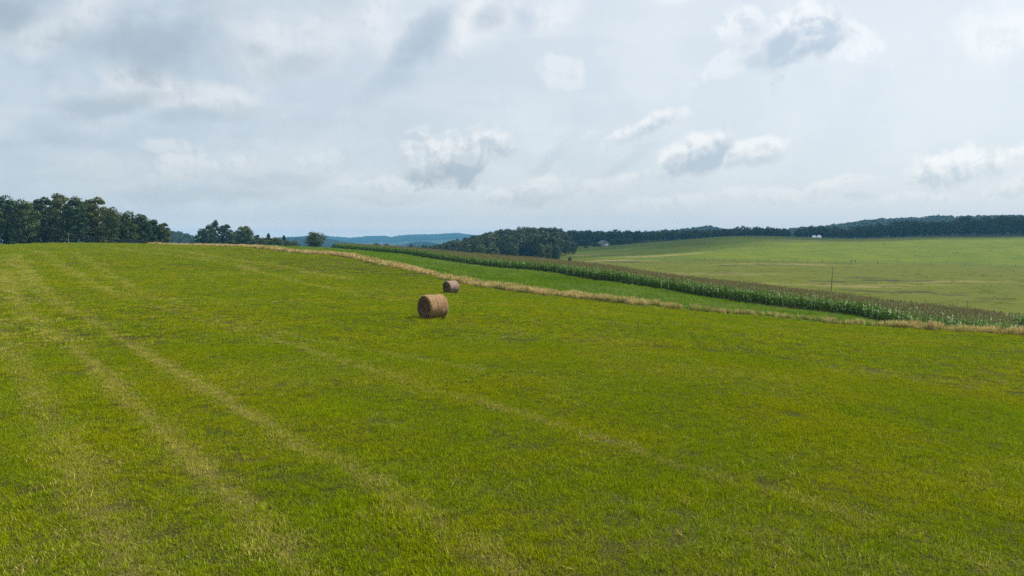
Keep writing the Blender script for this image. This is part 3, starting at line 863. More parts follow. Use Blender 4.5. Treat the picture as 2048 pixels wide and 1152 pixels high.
place_tree(1160, 628, 480, 18, 3, 'dark tree farthest left of the farmhouse', G5)
place_tree(1173, 624, 478, 24, 0, 'round brownish tree left of the farmhouse', G5)
place_tree(1190, 616, 484, 14, 4, 'low tree against the left wall of the farmhouse', G5)
place_tree(1199, 606, 487, 7, 4, 'small bush before the gable of the farmhouse', G5, 'bush', 'bush')
place_tree(1224, 625, 478, 16, 1, 'dark tree against the right wall of the farmhouse', G5)
place_tree(1238, 628, 477, 20, 2, 'dark tree second to the right of the farmhouse', G5)
place_tree(1256, 632, 475, 22, 0, 'dark tree third to the right of the farmhouse at the wood edge', G5)
G6 = 'trees at the gap in the far wood'
place_tree(1576, 640, 464, 12, CEDAR, 'small dark conical tree in the gap of the far wood', G6, 'evergreen_tree')
place_tree(1596, 620, 457, 18, 0, 'round dark tree right of the gap in the far wood', G6)

# woods that read as one mass
def wood_protos(tag_, n, H, W, leaves, size, mat):
    out = []
    for i in range(n):
        V, F, bc, B = crown_mesh('x', H, W, .07, 16, leaves, size, mat, .4, seed=300 + i)
        mb = trunk_mb(H, .07, B[:6], 90 + i)
        nv = len(V)
        V2 = np.vstack([V, np.array(mb.v)]); F2 = np.vstack([F, np.array(mb.f) + nv])
        fm = np.concatenate([np.zeros(len(F)), np.ones(len(mb.f))])
        me = new_mesh('%s_%d' % (tag_, i), V2, F2, [mat, M_BARK], fm, attrs={'bc': np.concatenate([bc, np.full(len(mb.v), .5)])})
        out.append(proto('%s_%d' % (tag_, i), me))
    return out

def wood(name, pxr, yr, sp, tops, hr, label, leaves=1100, size=.62, wfac=1.0, edge=None, cat='wood', keep=None):
    ks = wood_protos(name, 5, 12, 9.0, leaves, size, M_LEAF_FAR)
    n = int((yr[1] - yr[0]) * (pxr[1] - pxr[0]) / FPX * (yr[0] + yr[1]) / 2 / sp ** 2)
    Y = np.sqrt(RNG.uniform(yr[0] ** 2, yr[1] ** 2, n)); px = RNG.uniform(*pxr, n)
    # simple thinning so crowns do not pile up
    X = PX(Y, px); cell = {}
    k = np.zeros(n, bool)
    for i in range(n):
        c = (int(X[i] / sp), int(Y[i] / sp))
        if cell.get(c, 0) < 2: cell[c] = cell.get(c, 0) + 1; k[i] = True
    X, Y, px = X[k], Y[k], px[k]
    if edge is not None:
        k = edge(px, Y); X, Y, px = X[k], Y[k], px[k]
    g = gz(X, Y)
    row = np.interp(px, [t[0] for t in tops], [t[1] for t in tops]) + RNG.normal(.6, 2.2 if Y[0] < 900 else .9, len(X))
    H = np.minimum(RNG.uniform(*hr, len(X)), PH(Y, row) + CAMZ - g)
    k = H > hr[0] * .3
    X, Y, g, H = X[k], Y[k], g[k], H[k]
    W = np.clip(H / 12 * RNG.uniform(.8, 1.25, len(X)), .55 * hr[0] / 12, 1.6) * wfac
    S = np.stack([W, W, H / 12 * .98], 1)
    P = np.stack([X, Y, g - .3], 1)
    rot = np.zeros((len(P), 3)); rot[:, 2] = RNG.uniform(0, 6.28, len(P))
    gn_stuff(name, P, rot, S, RNG.integers(0, 5, len(P)), np.zeros(len(P)), ks, label, cat)

HILL = [(855, 494), (880, 488), (900, 482), (930, 475), (950, 470), (970, 465), (985, 461), (1000, 458), (1020, 456), (1050, 454), (1085, 453), (1105, 450), (1113, 453), (1122, 461), (1135, 470), (1148, 482)]
wood('wooded_hill', (850, 1150), (400, 560), 7.6, HILL, (11, 16), 'dark wooded hill rising behind the corn at the picture centre', 1300, .58,
     edge=lambda px, Y: ~((px > 1118) & (Y < 430)))
wood('valley_wood', (1115, 1580), (640, 800), 8.5, [(1100, 461), (1150, 460), (1200, 461), (1290, 463), (1330, 462), (1400, 461), (1440, 459), (1470, 456), (1500, 458), (1530, 456), (1560, 456), (1580, 460)], (11, 16),
     'long hazy wood along the far pasture edge behind the farmhouse', 900, .70, edge=lambda px, Y: Y > np.interp(px, [1115, 1160, 1260, 1300, 1420, 1500, 1580], [640, 650, 645, 660, 640, 600, 640]))
wood('pasture_wood', (1590, 2420), (575, 720), 9.0, [(1590, 459), (1612, 457), (1625, 453), (1650, 453), (1680, 458), (1700, 459), (1715, 453), (1740, 449), (1780, 447), (1792, 440), (1830, 440), (1860, 443), (1900, 442), (1925, 433), (1950, 437), (1985, 434), (2010, 429), (2048, 426), (2420, 425)], (12, 19),
     'dark blue-green wood along the top of the pasture at right', 1000, .66, edge=lambda px, Y: Y > np.interp(px, [1590, 1700, 1900, 2048, 2420], [625, 605, 585, 572, 570]))
for k, (Y0, w, th, pts) in enumerate(RIDGES):
    nm = ['far_blue_hills', 'teal_ridge', 'teal_knoll', 'ridge_wood', 'hazy_ridge_wood', 'hazy_hill_wood'][k]
    lb = ['trees covering the farthest pale blue hills on the horizon', 'trees of the teal ridge sloping down right of the lone tree', 'trees of the small teal knoll before the blue hills',
          'hazy wood seen in the gap between the left grove and the middle clump', 'pale hazy wooded rise behind the wood above the far pasture', 'pale hazy wooded hill behind the dark wood at right'][k]
    big = Y0 > 2000
    wood(nm, (pts[0][0], pts[-1][0]), (Y0 - w * .75, Y0 + w * .12), 13 if big else 9, [(a, b) for a, b in pts], (th * .75, th * 1.1), lb, 260 if big else 420, 1.5 if big else 1.1, 1.25)
# scattered valley woodland between corn and blue hills
wood('valley_trees', (560, 960), (700, 1900), 17, [(560, 489), (740, 493), (800, 492), (960, 488)], (8, 13), 'low dark woodland on the valley floor in front of the blue hills', 320, 1.1, 1.2)

# ------------------------------------------------------------------ hay bales
M_WRAP, nt = material('net_wrapped_hay')
tc = nt.node('ShaderNodeTexCoord').outputs['Object']
mp = nt.node('ShaderNodeMapping'); nt.put(mp.inputs['Vector'], tc); mp.inputs['Scale'].default_value = (26, 2.5, 2.5)
f1 = nt.noise(mp.outputs[0], 1.0, 5, .65)
mp2 = nt.node('ShaderNodeMapping'); nt.put(mp2.inputs['Vector'], tc); mp2.inputs['Scale'].default_value = (7, 30, 30)
f2 = nt.noise(mp2.outputs[0], 1.0, 4, .7)
f3 = nt.noise(tc, 2.2, 4, .6)
c = nt.mix(nt.ramp(f1, .35, .65), (.17, .095, .040), (.34, .215, .105))
c = nt.mix(nt.math('MULTIPLY', nt.ramp(f2, .5, .72), .75), c, (.43, .30, .16))
c = nt.mix(nt.math('MULTIPLY', nt.ramp(f3, .5, .7), .6), c, (.20, .115, .055))
finish(nt, c, .8, .15, nt.math('ADD', f1, nt.math('MULTIPLY', f2, .7)), .9, .03)
M_WRAP2, nt = material('weathered_wrapped_hay')
tc = nt.node('ShaderNodeTexCoord').outputs['Object']
mp = nt.node('ShaderNodeMapping'); nt.put(mp.inputs['Vector'], tc); mp.inputs['Scale'].default_value = (26, 2.5, 2.5)
f1 = nt.noise(mp.outputs[0], 1.0, 5, .65); f2 = nt.noise(tc, 25, 4, .7)
c = nt.mix(nt.ramp(f1, .35, .65), (.17, .105, .075), (.31, .215, .165))
c = nt.mix(nt.math('MULTIPLY', nt.ramp(f2, .5, .72), .5), c, (.42, .34, .26))
finish(nt, c, .8, .15, f1, .8, .03)
M_END, nt = material('hay_bale_end')
tc = nt.node('ShaderNodeTexCoord').outputs['Object']
sx = nt.node('ShaderNodeSeparateXYZ'); nt.put(sx.inputs[0], tc)
rad = nt.math('SQRT', nt.math('ADD', nt.math('POWER', sx.outputs[1], 2.0), nt.math('POWER', sx.outputs[2], 2.0)))
ang = nt.math('ARCTAN2', sx.outputs[2], sx.outputs[1])
nn = nt.noise(tc, 5, 4, .6)
ph = nt.math('ADD', nt.math('ADD', nt.math('MULTIPLY', rad, 95.0), ang), nt.math('MULTIPLY', nn, 7.0))
rings = nt.math('ADD', nt.math('MULTIPLY', nt.math('SINE', ph), .5), .5)
fn = nt.noise(tc, 34, 5, .7)
c = nt.mix(nt.math('MULTIPLY', rings, .6), (.085, .045, .018), (.20, .115, .050))
c = nt.mix(nt.math('MULTIPLY', nt.ramp(fn, .56, .76), .7), c, (.32, .21, .11))
finish(nt, c, .9, .1, nt.math('ADD', nt.math('MULTIPLY', rings, .6), fn), 1.0, .05)
M_STRAW = simple_mat('loose_straw', (.36, .27, .15), .8, .2, .35, 8)

def bale(px, Y, D, Lb, py, wrapmat, label, seed):
    rg = np.random.default_rng(seed)
    X = PX(Y, px, -5); R = D / 2
    z = float(gz(X, Y))
    ax = math.atan2(-.69, -.72)                         # the visible end faces left and towards the camera
    root = empty('hay_bale', (X, Y, z), ax)
    tag(root, label, 'hay bale', 'round hay bales on the mown field')
    na, nl = 72, 26
    V, F = [], []
    cz = R - .07
    for j in range(nl + 1):
        t = j / nl; x = (t - .5) * Lb
        e = min(t, 1 - t) * Lb
        edge = R - .075 * max(0, 1 - e / .09) ** 2
        for i in range(na):
            a = 2 * math.pi * i / na
            lump = .012 * math.sin(3 * a + seed) + .010 * math.sin(7 * a + x * 4) + .008 * math.sin(31 * t + seed) + rg.normal(0, .006)
            r = edge + lump
            yy, zz = r * math.cos(a), r * math.sin(a)
            if zz < -R * .80: zz = -R * .80 + (zz + R * .80) * .45      # flattened where it sits
            V.append((x, yy, zz + cz))
    for j in range(nl):
        for i in range(na):
            F.append((j * na + i, j * na + (i + 1) % na, (j + 1) * na + (i + 1) % na, (j + 1) * na + i))
    def lift(o, dz): return o
    me = new_mesh('net_wrapped_side', [(a, b, c - cz) for a, b, c in V], F, [wrapmat], smooth_sh=True)
    o = add_obj('net_wrapped_side', me, root); o.location = (0, 0, cz)
    for sgn in (1, -1):
        V, F = [], []
        nr = 22
        for k in range(nr + 1):
            rr = (R - .062) * (k / nr)
            for i in range(na):
                a = 2 * math.pi * i / na
                bulge = .05 * (1 - (k / nr) ** 2) + .016 * math.sin(k * 2.1 + a) + rg.normal(0, .010) * (k < nr)
                yy, zz = rr * math.cos(a), rr * math.sin(a)
                if zz < -R * .80: zz = -R * .80 + (zz + R * .80) * .45
                V.append((sgn * (Lb / 2 - .025 + bulge), yy, zz))
        for k in range(nr):
            for i in range(na):
                q = (k * na + i, k * na + (i + 1) % na, (k + 1) * na + (i + 1) % na, (k + 1) * na + i)
                F.append(q[::-1] if sgn > 0 else q)
        o = add_obj('bale_end', new_mesh('bale_end', V, F, [M_END], smooth_sh=True), root); o.location = (0, 0, cz)
        # loose strands hanging from the end and fringing the rim
        n = 700
        a = rg.uniform(0, 2 * math.pi, n); rr = (R - .05) * np.sqrt(rg.random(n))
        low = rg.random(n) < .45
        a = np.where(low, rg.normal(-math.pi / 2, .55, n), a)
        p = np.stack([np.full(n, sgn * (Lb / 2 + .035)) , rr * np.cos(a), np.maximum(rr * np.sin(a), -R * .84)], 1)
        V, F, ri = ribbons(p, np.where(sgn > 0, 0, math.pi) + rg.normal(0, 1.3, n), rg.uniform(.06, .24, n), np.full(n, .008), rg.uniform(1.2, 2.6, n), rg.uniform(.0, .9, n), 3)
        o = add_obj('loose_strands', new_mesh('loose_strands', V, F, [M_STRAW]), root); o.location = (0, 0, cz); o['kind'] = 'stuff'
    n = 300
    a = rg.uniform(0, 2 * math.pi, n)
    p = np.stack([rg.uniform(-.48, .48, n) * Lb, (R - .004) * np.cos(a), (R - .004) * np.sin(a)], 1)
    p = p[p[:, 2] > -R * .75]; n = len(p); a = np.arctan2(p[:, 2], p[:, 1])
    d = np.stack([rg.normal(0, 1, n), -np.sin(a) * rg.choice([-1, 1], n), np.cos(a)], 1)
    out = np.stack([np.zeros(n), np.cos(a), np.sin(a)], 1)
    d /= np.linalg.norm(d, axis=1)[:, None]
    Ls = rg.uniform(.05, .16, n)[:, None]
    w = np.cross(d, out) * .004
    q0, q1 = p, p + d * Ls + out * rg.uniform(.005, .05, n)[:, None]
    V = np.stack([q0 - w, q0 + w, q1 + w, q1 - w], 1).reshape(-1, 3)
    o = add_obj('loose_strands', new_mesh('loose_strands', V, np.arange(len(V)).reshape(-1, 4), [M_STRAW]), root); o.location = (0, 0, cz); o['kind'] = 'stuff'

bale(*BALES[0], M_WRAP, 'nearer and larger tan round hay bale lying on the mown grass', 3)
bale(*BALES[1], M_WRAP2, 'farther greyish round hay bale beside the strip of tall dry grass', 8)

# ------------------------------------------------------------------ fence across the pasture
M_POST = simple_mat('weathered_post', (.11, .095, .075), .9, .1, .3, 5)
M_WIRE = simple_mat('fence_wire', (.07, .07, .065), .6, .4, .1, 5)
M_STEEL = simple_mat('dark_steel', (.05, .048, .045), .6, .4, .2, 4)
def pasture_fence():
    cols = [1170, 1185, 1200, 1216, 1232, 1248, 1264, 1281, 1298, 1315, 1332, 1350, 1367, 1390, 1409, 1428, 1450, 1471, 1494, 1516, 1540, 1566, 1592, 1617, 1646, 1675, 1704, 1713, 1757, 1797, 1830, 1863, 1895, 1934, 1983, 2034, 2080, 2128, 2180]
    rows = np.interp(cols, [1170, 1240, 1300, 1367, 1500, 1600, 1713, 1863, 1934, 2048, 2180], [514, 515, 517, 520, 523, 525.5, 527, 528.5, 530.5, 534, 538])
    W = [raycast(c, r, 150) for c, r in zip(cols, rows)]
    # even out the line a little
    W = np.array(W); Ws = W.copy()
    for _ in range(3): Ws[1:-1] = .5 * Ws[1:-1] + .25 * (Ws[:-2] + Ws[2:])
    W[:, 1] = Ws[:, 1]; W[:, 0] = (np.array(cols) - 1024) / FPX * W[:, 1] * CA
    Z = gz(W[:, 0], W[:, 1])
    x0, y0 = W[20]; z0 = float(Z[20])
    root = empty('pasture_fence', (x0, y0, z0))
    tag(root, 'long low post and wire fence crossing the pasture hillside beyond the corn', 'fence')
    tops = []
    for i, ((x, y), z) in enumerate(zip(W, Z)):
        thick = .11 if cols[i] not in (1704, 1713, 1934) else .15
        hgt = random.uniform(1.2, 1.5) if cols[i] not in (1704, 1713) else 1.65
        mb = MB(); mb.tube([(0, 0, -.3), (random.uniform(-.04, .04), 0, hgt)], [thick, thick * .9], 6)
        o = mb.build('post', M_POST, root, True); o.location = (x - x0, y - y0, z - z0)
        tops.append((x - x0, y - y0, z - z0))
    for hh in (.35, .75, 1.12):
        mb = MB(); mb.tube([(a, b, c + hh) for a, b, c in tops], .022, 4)
        mb.build('wire', M_WIRE, root)
    a, b = tops[26], tops[27]
    mb = MB(); mb.tube([(a[0], a[1], a[2] + 1.45), (b[0], b[1], b[2] + 1.45)], .07, 6); mb.build('brace_rail', M_POST, root)
    mb = MB(); mb.tube([(a[0], a[1], a[2] + .25), (b[0], b[1], b[2] + 1.4)], .035, 6); mb.build('brace_rail', M_POST, root)
pasture_fence()

# poles and stakes
def pole(px, Y, top_py, r, name, label, cat, mat, lean=0.0, group=None, cap=True):
    X = PX(Y, px); z = float(gz(X, Y)); H = PH(Y, top_py) + CAMZ - z
    root = empty(name, (X, Y, z)); tag(root, label, cat, group)
    mb = MB(); mb.tube([(0, 0, -.4), (lean * H * .5, 0, H * .5), (lean * H, 0, H)], [r, r, r * .9], 8)
    mb.build('shaft', mat, root, True)
    if cap:
        mb = MB(); mb.tube([(lean * H, 0, H), (lean * H, 0, H + .12)], [r * 1.5, r * 1.3], 8); mb.build('cap', mat, root)
    return root, X, Y, z, H
pole(1664.5, 118, 535, .055, 'steel_pole', 'tall thin dark pole rising behind the corn at right', 'pole', M_STEEL, .04)
pole(1234.5, 178, 521, .07, 'steel_pole', 'shorter thin dark pole behind the corn below the farmhouse', 'pole', M_STEEL)
pole(1070, 205, 511.5, .06, 'steel_pole', 'faint thin pole behind the corn below the wooded hill', 'pole', M_STEEL)
G7 = 'thin stakes along the far edge of the corn at right'
pole(1856, 101, 598.5, .035, 'fence_stake', 'thin stake behind the corn tassels at right, tallest of the four', 'stake', M_STEEL, 0, G7, False)
pole(1911, 97.5, 605, .03, 'fence_stake', 'short stake behind the corn tassels, second from the right edge', 'stake', M_STEEL, 0, G7, False)
pole(1941, 97, 600.5, .03, 'fence_stake', 'thin stake behind the corn tassels nearest the right edge', 'stake', M_STEEL, 0, G7, False)
pole(1829, 102, 600.5, .03, 'fence_stake', 'thin stake behind the corn tassels, leftmost of the four', 'stake', M_STEEL, 0, G7, False)
pole(721, 118.5, 513, .05, 'fence_stake', 'dark stake standing in the tan grass left of the bales', 'stake', M_STEEL, 0, None, False)
pole(1683.5, 61.8, 633, .022, 'fence_stake', 'small stake in the tan grass in front of the corn at right', 'stake', M_STEEL, 0, None, False)

# line pole on the crest with wires running down the far side
M_POLE = simple_mat('grey_wood_pole', (.22, .20, .17), .9, .1, .25, 3)
root, X0, Y0, z0, H0 = pole(137, 206, 466.5, .07, 'wire_pole', 'pale grey pole on the hill crest in front of the left grove', 'pole', M_POLE, 0, None, False)
mb = MB(); mb.box((-.32, -.05, H0 - .32), (.32, .05, H0 - .22)); mb.build('crossarm', M_POLE, root)
for sx in (-.26, .26):
    mb = MB(); mb.tube([(sx, 0, H0 - .22), (sx, 0, H0 - .12)], [.045, .03], 6); mb.build('insulator', M_STEEL, root)
def span(a, b, sag, n=14):
    return [tuple(np.array(a) * (1 - t) + np.array(b) * t - np.array([0, 0, sag * 4 * t * (1 - t)])) for t in np.linspace(0, 1, n)]
WZ = lambda px, Y, py: (PX(Y, px) - X0, Y - Y0, PH(Y, py) + CAMZ - z0)
ends = [((.26, 0, H0 - .12), WZ(345, 212, 484.5), 'upper'), ((-.26, 0, H0 - .12), WZ(345, 213, 489.5), 'lower'),
        ((-.26, 0, H0 - .12), WZ(-60, 208, 477), 'left'), ((0, 0, H0 - .75), WZ(330, 211, 491), 'low')]
for a, b, _ in ends:
    mb = MB(); mb.tube(span(a, b, .25), .014, 5); mb.build('wire', M_POLE, root)

# ------------------------------------------------------------------ farmhouse
M_WALL = simple_mat('white_siding', (.27, .28, .29), .7, .2, .08, 1.2)
M_ROOF = simple_mat('grey_roof', (.11, .12, .13), .7, .3, .15, 2)
M_WHITE = simple_mat('white_trim', (.85, .85, .84), .5, .3, .03, 3)
M_GLASS = simple_mat('dark_window', (.03, .035, .04), .15, .6, .1, 3)
def farmhouse():
    Y = 612; X = PX(Y, 1207); z = float(gz(X, Y)) - .2
    root = empty('farmhouse', (X, Y, z), math.radians(10))
    tag(root, 'white gabled farmhouse among dark trees at the far wood edge', 'house')
    w, l, e, r = 3.7, 6.0, 2.6, 4.9
    mb = MB()
    i = 0
    # walls with gable ends, 20 cm thick
    P = [(-w, -l), (w, -l), (w, l), (-w, l)]
    for k in range(4):
        a, b = P[k], P[(k + 1) % 4]
        mb.quad((*a, 0), (*b, 0), (*b, e), (*a, e))
    for y, s in ((-l, 1), (l, -1)):
        mb.quad((-w, y, e), (w, y, e), (.01, y, r - .05), (-.01, y, r - .05))
    mb.build('wall', M_WALL, root)
    mb = MB()
    for s in (-1, 1):
        a0, a1 = (s * (w + .45), e - .33), (0, r)
        for (x, zt) in ((0, 0),):
            t = .16
            v = [(a0[0], -l - .4, a0[1]), (a1[0], -l - .4, a1[1]), (a1[0], l + .4, a1[1]), (a0[0], l + .4, a0[1])]
            u = [(p[0], p[1], p[2] + t) for p in v]
            mb.quad(*u); mb.quad(*v[::-1])
            for q in range(4): mb.quad(v[q], v[(q + 1) % 4], u[(q + 1) % 4], u[q])
    rf = mb.build('roof', M_ROOF, root)
    mb = MB(); mb.box((1.2, 1.2, r - .9), (1.8, 1.8, r + .8)); mb.build('chimney', M_WALL, rf)
    mb = MB(); mb.box((-.1, -l - .06, 0), (1.9, -l - .003, 2.1)); mb.build('garage_door', M_WHITE, root)
    for wx, wz in ((-2.2, 1.0), (-.8, 2.9)):
        mb = MB(); mb.box((wx - .5, -l - .05, wz), (wx + .5, -l - .003, wz + 1.1)); f = mb.build('window', M_WHITE, root)
        mb = MB(); mb.box((wx - .40, -l - .06, wz + .1), (wx + .40, -l - .053, wz + 1.0)); mb.build('pane', M_GLASS, f)
    for wy in (-3.5, 0, 3.5):
        mb = MB(); mb.box((w + .003, wy - .5, 1.0), (w + .05, wy + .5, 2.2)); f = mb.build('window', M_WHITE, root)
        mb = MB(); mb.box((w + .053, wy - .4, 1.1), (w + .06, wy + .4, 2.1)); mb.build('pane', M_GLASS, f)
farmhouse()

# white domes on the crest of the far pasture
M_WRAPW = simple_mat('white_wrap', (.80, .81, .82), .4, .4, .05, 3)
def dome(px, py, wpx, label):
    Y = 575; X = PX(Y, px); z = float(gz(X, Y)); R = wpx / FPX * Y / 2
    root = empty('white_dome', (X, Y, z)); tag(root, label, 'white dome', 'white domes on the far pasture')
    na, nr = 24, 9; V, F = [], []
    for k in range(nr + 1):
        a = k / nr * math.pi / 2 * .985
        for i in range(na):
            t = 2 * math.pi * i / na
            V.append((R * math.cos(a) * math.cos(t), R * math.cos(a) * math.sin(t), R * .95 * math.sin(a) + .5))
    V0 = [(R * math.cos(2 * math.pi * i / na), R * math.sin(2 * math.pi * i / na), -.4) for i in range(na)]
    V = V0 + V
    for k in range(nr + 1):
        for i in range(na):
            F.append((k * na + i, k * na + (i + 1) % na, (k + 1) * na + (i + 1) % na, (k + 1) * na + i))
    add_obj('cover', new_mesh('cover', V, F, [M_WRAPW], smooth_sh=True), root)
    mb = MB(); mb.tube([(R * 1.02 * math.cos(t), R * 1.02 * math.sin(t), .45) for t in np.linspace(0, 2 * math.pi, 25)], .06, 5, cap=False); mb.build('base_ring', M_STEEL, root)
dome(1628, 474, 8.5, 'left and smaller of two white domes before the far wood')
dome(1638, 474, 10, 'right and larger of two white domes before the far wood')

# ------------------------------------------------------------------ haze
mb = MB(); mb.box((-5100, -5100, -34), (5100, 5100, 54))
M_HAZE = bpy.data.materials.new('haze_air'); M_HAZE.use_nodes = True
M_HAZE.node_tree.nodes.clear(); nt = NT(M_HAZE.node_tree)
pv = nt.node('ShaderNodeVolumePrincipled')
pv.inputs['Color'].default_value = (.20, .62, 1.0, 1); pv.inputs['Density'].default_value = 1.6e-4
pv.inputs['Anisotropy'].default_value = 0.0
out = nt.node('ShaderNodeOutputMaterial'); nt.l.new(pv.outputs[0], out.inputs['Volume'])
hz = mb.build('haze', M_HAZE)
tag(hz, 'thin blue haze in the air over the farmland and hills', 'haze', kind='stuff')

# ------------------------------------------------------------------ the cloud high on the right that shades the far pasture and woods
M_CLOUD, nt = material('cloud_vapour')
d = nt.node('ShaderNodeBsdfDiffuse'); nt.put(d.inputs[0], (.86, .87, .89)); tr = nt.node('ShaderNodeBsdfTransparent')
mx = nt.node('ShaderNodeMixShader'); nt.l.new(d.outputs[0], mx.inputs[1]); nt.l.new(tr.outputs[0], mx.inputs[2])
mx.inputs[0].default_value = .72
out = nt.node('ShaderNodeOutputMaterial'); nt.l.new(mx.outputs[0], out.inputs['Surface'])
def cloud():
    s = 1500.0; sx, sy, sz = s * math.sin(SUN_AZ) * math.cos(SUN_EL), s * math.cos(SUN_AZ) * math.cos(SUN_EL), s * math.sin(SUN_EL)
    rg = np.random.default_rng(5)
    # ground footprint of the shade: centre, radii
    lobes = [(210, 548, 110, 55), (310, 560, 110, 55), (410, 566, 120, 58), (520, 570, 120, 60), (85, 612, 80, 70), (60, 520, 75, 95), (140, 560, 90, 70), (230, 610, 110, 95), (340, 620, 120, 95), (470, 640, 130, 110), (150, 660, 140, 110), (20, 640, 110, 100), (-60, 560, 80, 90), (600, 660, 150, 120), (320, 720, 180, 110), (110, 470, 50, 45), (-110, 500, 70, 70)]
    V, F = [], []
    nu, nv = 28, 16
    for x, y, rx, ry in lobes:
        b = len(V); rz = .28 * (rx + ry) * .5
        for j in range(nv + 1):
            p = -math.pi / 2 + math.pi * j / nv
            for i in range(nu):
                t = 2 * math.pi * i / nu
                d = np.array([math.cos(p) * math.cos(t), math.cos(p) * math.sin(t), math.sin(p)])
                k = 1 + .30 * (float(fbm(d[0] * 2.3 + x, d[1] * 2.3 + y + d[2] * 3, 5, 4)) - .5) * 2
                zz = d[2] * rz * (1.0 if d[2] > 0 else .35)
                V.append((x + sx + d[0] * rx * k, y + sy + d[1] * ry * k, sz + zz * k))
        for j in range(nv):
            for i in range(nu):
                F.append((b + j * nu + i, b + j * nu + (i + 1) % nu, b + (j + 1) * nu + (i + 1) % nu, b + (j + 1) * nu + i))
    o = add_obj('cloud', new_mesh('cloud', V, F, [M_CLOUD], smooth_sh=True))
    tag(o, 'white heaped cloud high above the right side of the valley', 'cloud', kind='structure')
cloud()

# ------------------------------------------------------------------ sky
world = bpy.data.worlds.new('World'); scene.world = world; world.use_nodes = True
world.node_tree.nodes.clear(); nt = NT(world.node_tree)
tcw = nt.node('ShaderNodeTexCoord').outputs['Generated']
sky = nt.node('ShaderNodeTexSky', sky_type='NISHITA'); sky.sun_disc = False
sky.sun_elevation = SUN_EL; sky.sun_rotation = SUN_AZ
sky.air_density = 1.2; sky.dust_density = 2.5
bg1 = nt.node('ShaderNodeBackground'); nt.l.new(sky.outputs[0], bg1.inputs['Color']); bg1.inputs['Strength'].default_value = .10
sep = nt.node('ShaderNodeSeparateXYZ'); nt.put(sep.inputs[0], tcw)
dy = nt.math('MAXIMUM', nt.math('ABSOLUTE', sep.outputs[1]), .08)
U = nt.math('DIVIDE', sep.outputs[0], dy); Vv = nt.math('DIVIDE', sep.outputs[2], dy)
cx = nt.math('ADD', nt.math('MULTIPLY', U, 14.35), 10.24)
cy = nt.math('SUBTRACT', 4.757, nt.math('MULTIPLY', Vv, 14.35))
cb = nt.node('ShaderNodeCombineXYZ'); nt.put(cb.inputs[0], cx); nt.put(cb.inputs[1], cy); P0 = cb.outputs[0]
def warp(p, scale, amt, detail):
    nz = nt.noise(p, scale, detail, .6, '2D', 'Color')
    return nt.vmath('ADD', p, nt.vmath('SCALE', nt.vmath('SUBTRACT', nz, (.5, .5, .5)), amt))
PW = warp(warp(P0, .55, .55, 2), 2.2, .17, 6)
PUFF = nt.noise(warp(P0, 1.6, .35, 3), 1.15, 8, .60, '2D')
PUF2 = nt.noise(warp(nt.vmath('ADD', P0, (.10, -.11, 0)), 1.6, .35, 3), 1.15, 5, .60, '2D')
RELIEF = nt.math('SUBTRACT', PUFF, PUF2)
PUFF = nt.math('MULTIPLY', nt.math('SUBTRACT', PUFF, .5), 1.25)
SOFT = nt.noise(P0, .8, 5, .55, '2D')
SOFT = nt.math('MULTIPLY', nt.math('SUBTRACT', SOFT, .5), 1.3)
def blobs(lst, nz, lo, hi, acc=None):
    for x, y, rx, ry, an, st in lst:
        mp = nt.node('ShaderNodeMapping', vector_type='TEXTURE'); nt.put(mp.inputs['Vector'], PW if acc is None else nt.vmath('ADD', PW, nt.math('MULTIPLY', acc, 1e-6)))   # chained, which keeps the node stack short
        mp.inputs['Location'].default_value = (x, y, 0); mp.inputs['Rotation'].default_value = (0, 0, math.radians(an)); mp.inputs['Scale'].default_value = (rx, ry, 1)
        v = nt.math('MULTIPLY_ADD', nt.vmath('LENGTH', mp.outputs[0]), -.72, 1.0)
        v = nt.ramp(nt.math('ADD', v, nz), lo, hi, 0, st)
        acc = v if acc is None else nt.math('MAXIMUM', acc, v)
    return acc
def cumuli(lst, lo, hi):
    """heaped clouds: each has its own billowed outline and a base that turns grey-blue"""
    acc, sh, chain = None, None, None
    for x, y, rx, ry, an, st, dk in lst:
        mp = nt.node('ShaderNodeMapping', vector_type='TEXTURE'); nt.put(mp.inputs['Vector'], PW if chain is None else nt.vmath('ADD', PW, nt.math('MULTIPLY', chain, 1e-6)))
        mp.inputs['Location'].default_value = (x, y, 0); mp.inputs['Rotation'].default_value = (0, 0, math.radians(an)); mp.inputs['Scale'].default_value = (rx, ry, 1)
        v = nt.math('MULTIPLY_ADD', nt.vmath('LENGTH', mp.outputs[0]), -.72, 1.0)
        v = nt.ramp(nt.math('ADD', v, PUFF), lo, hi, 0, st)
        sy = nt.node('ShaderNodeSeparateXYZ'); nt.put(sy.inputs[0], mp.outputs[0])
        d = nt.math('MULTIPLY', v, nt.ramp(nt.math('ADD', sy.outputs[1], nt.math('MULTIPLY', RELIEF, -2.2)), -.60, .55, 0, dk))
        acc = v if acc is None else nt.math('MAXIMUM', acc, v)
        sh = d if sh is None else nt.math('MAXIMUM', sh, d)
        chain = nt.math('ADD', acc, sh)
    return acc, sh
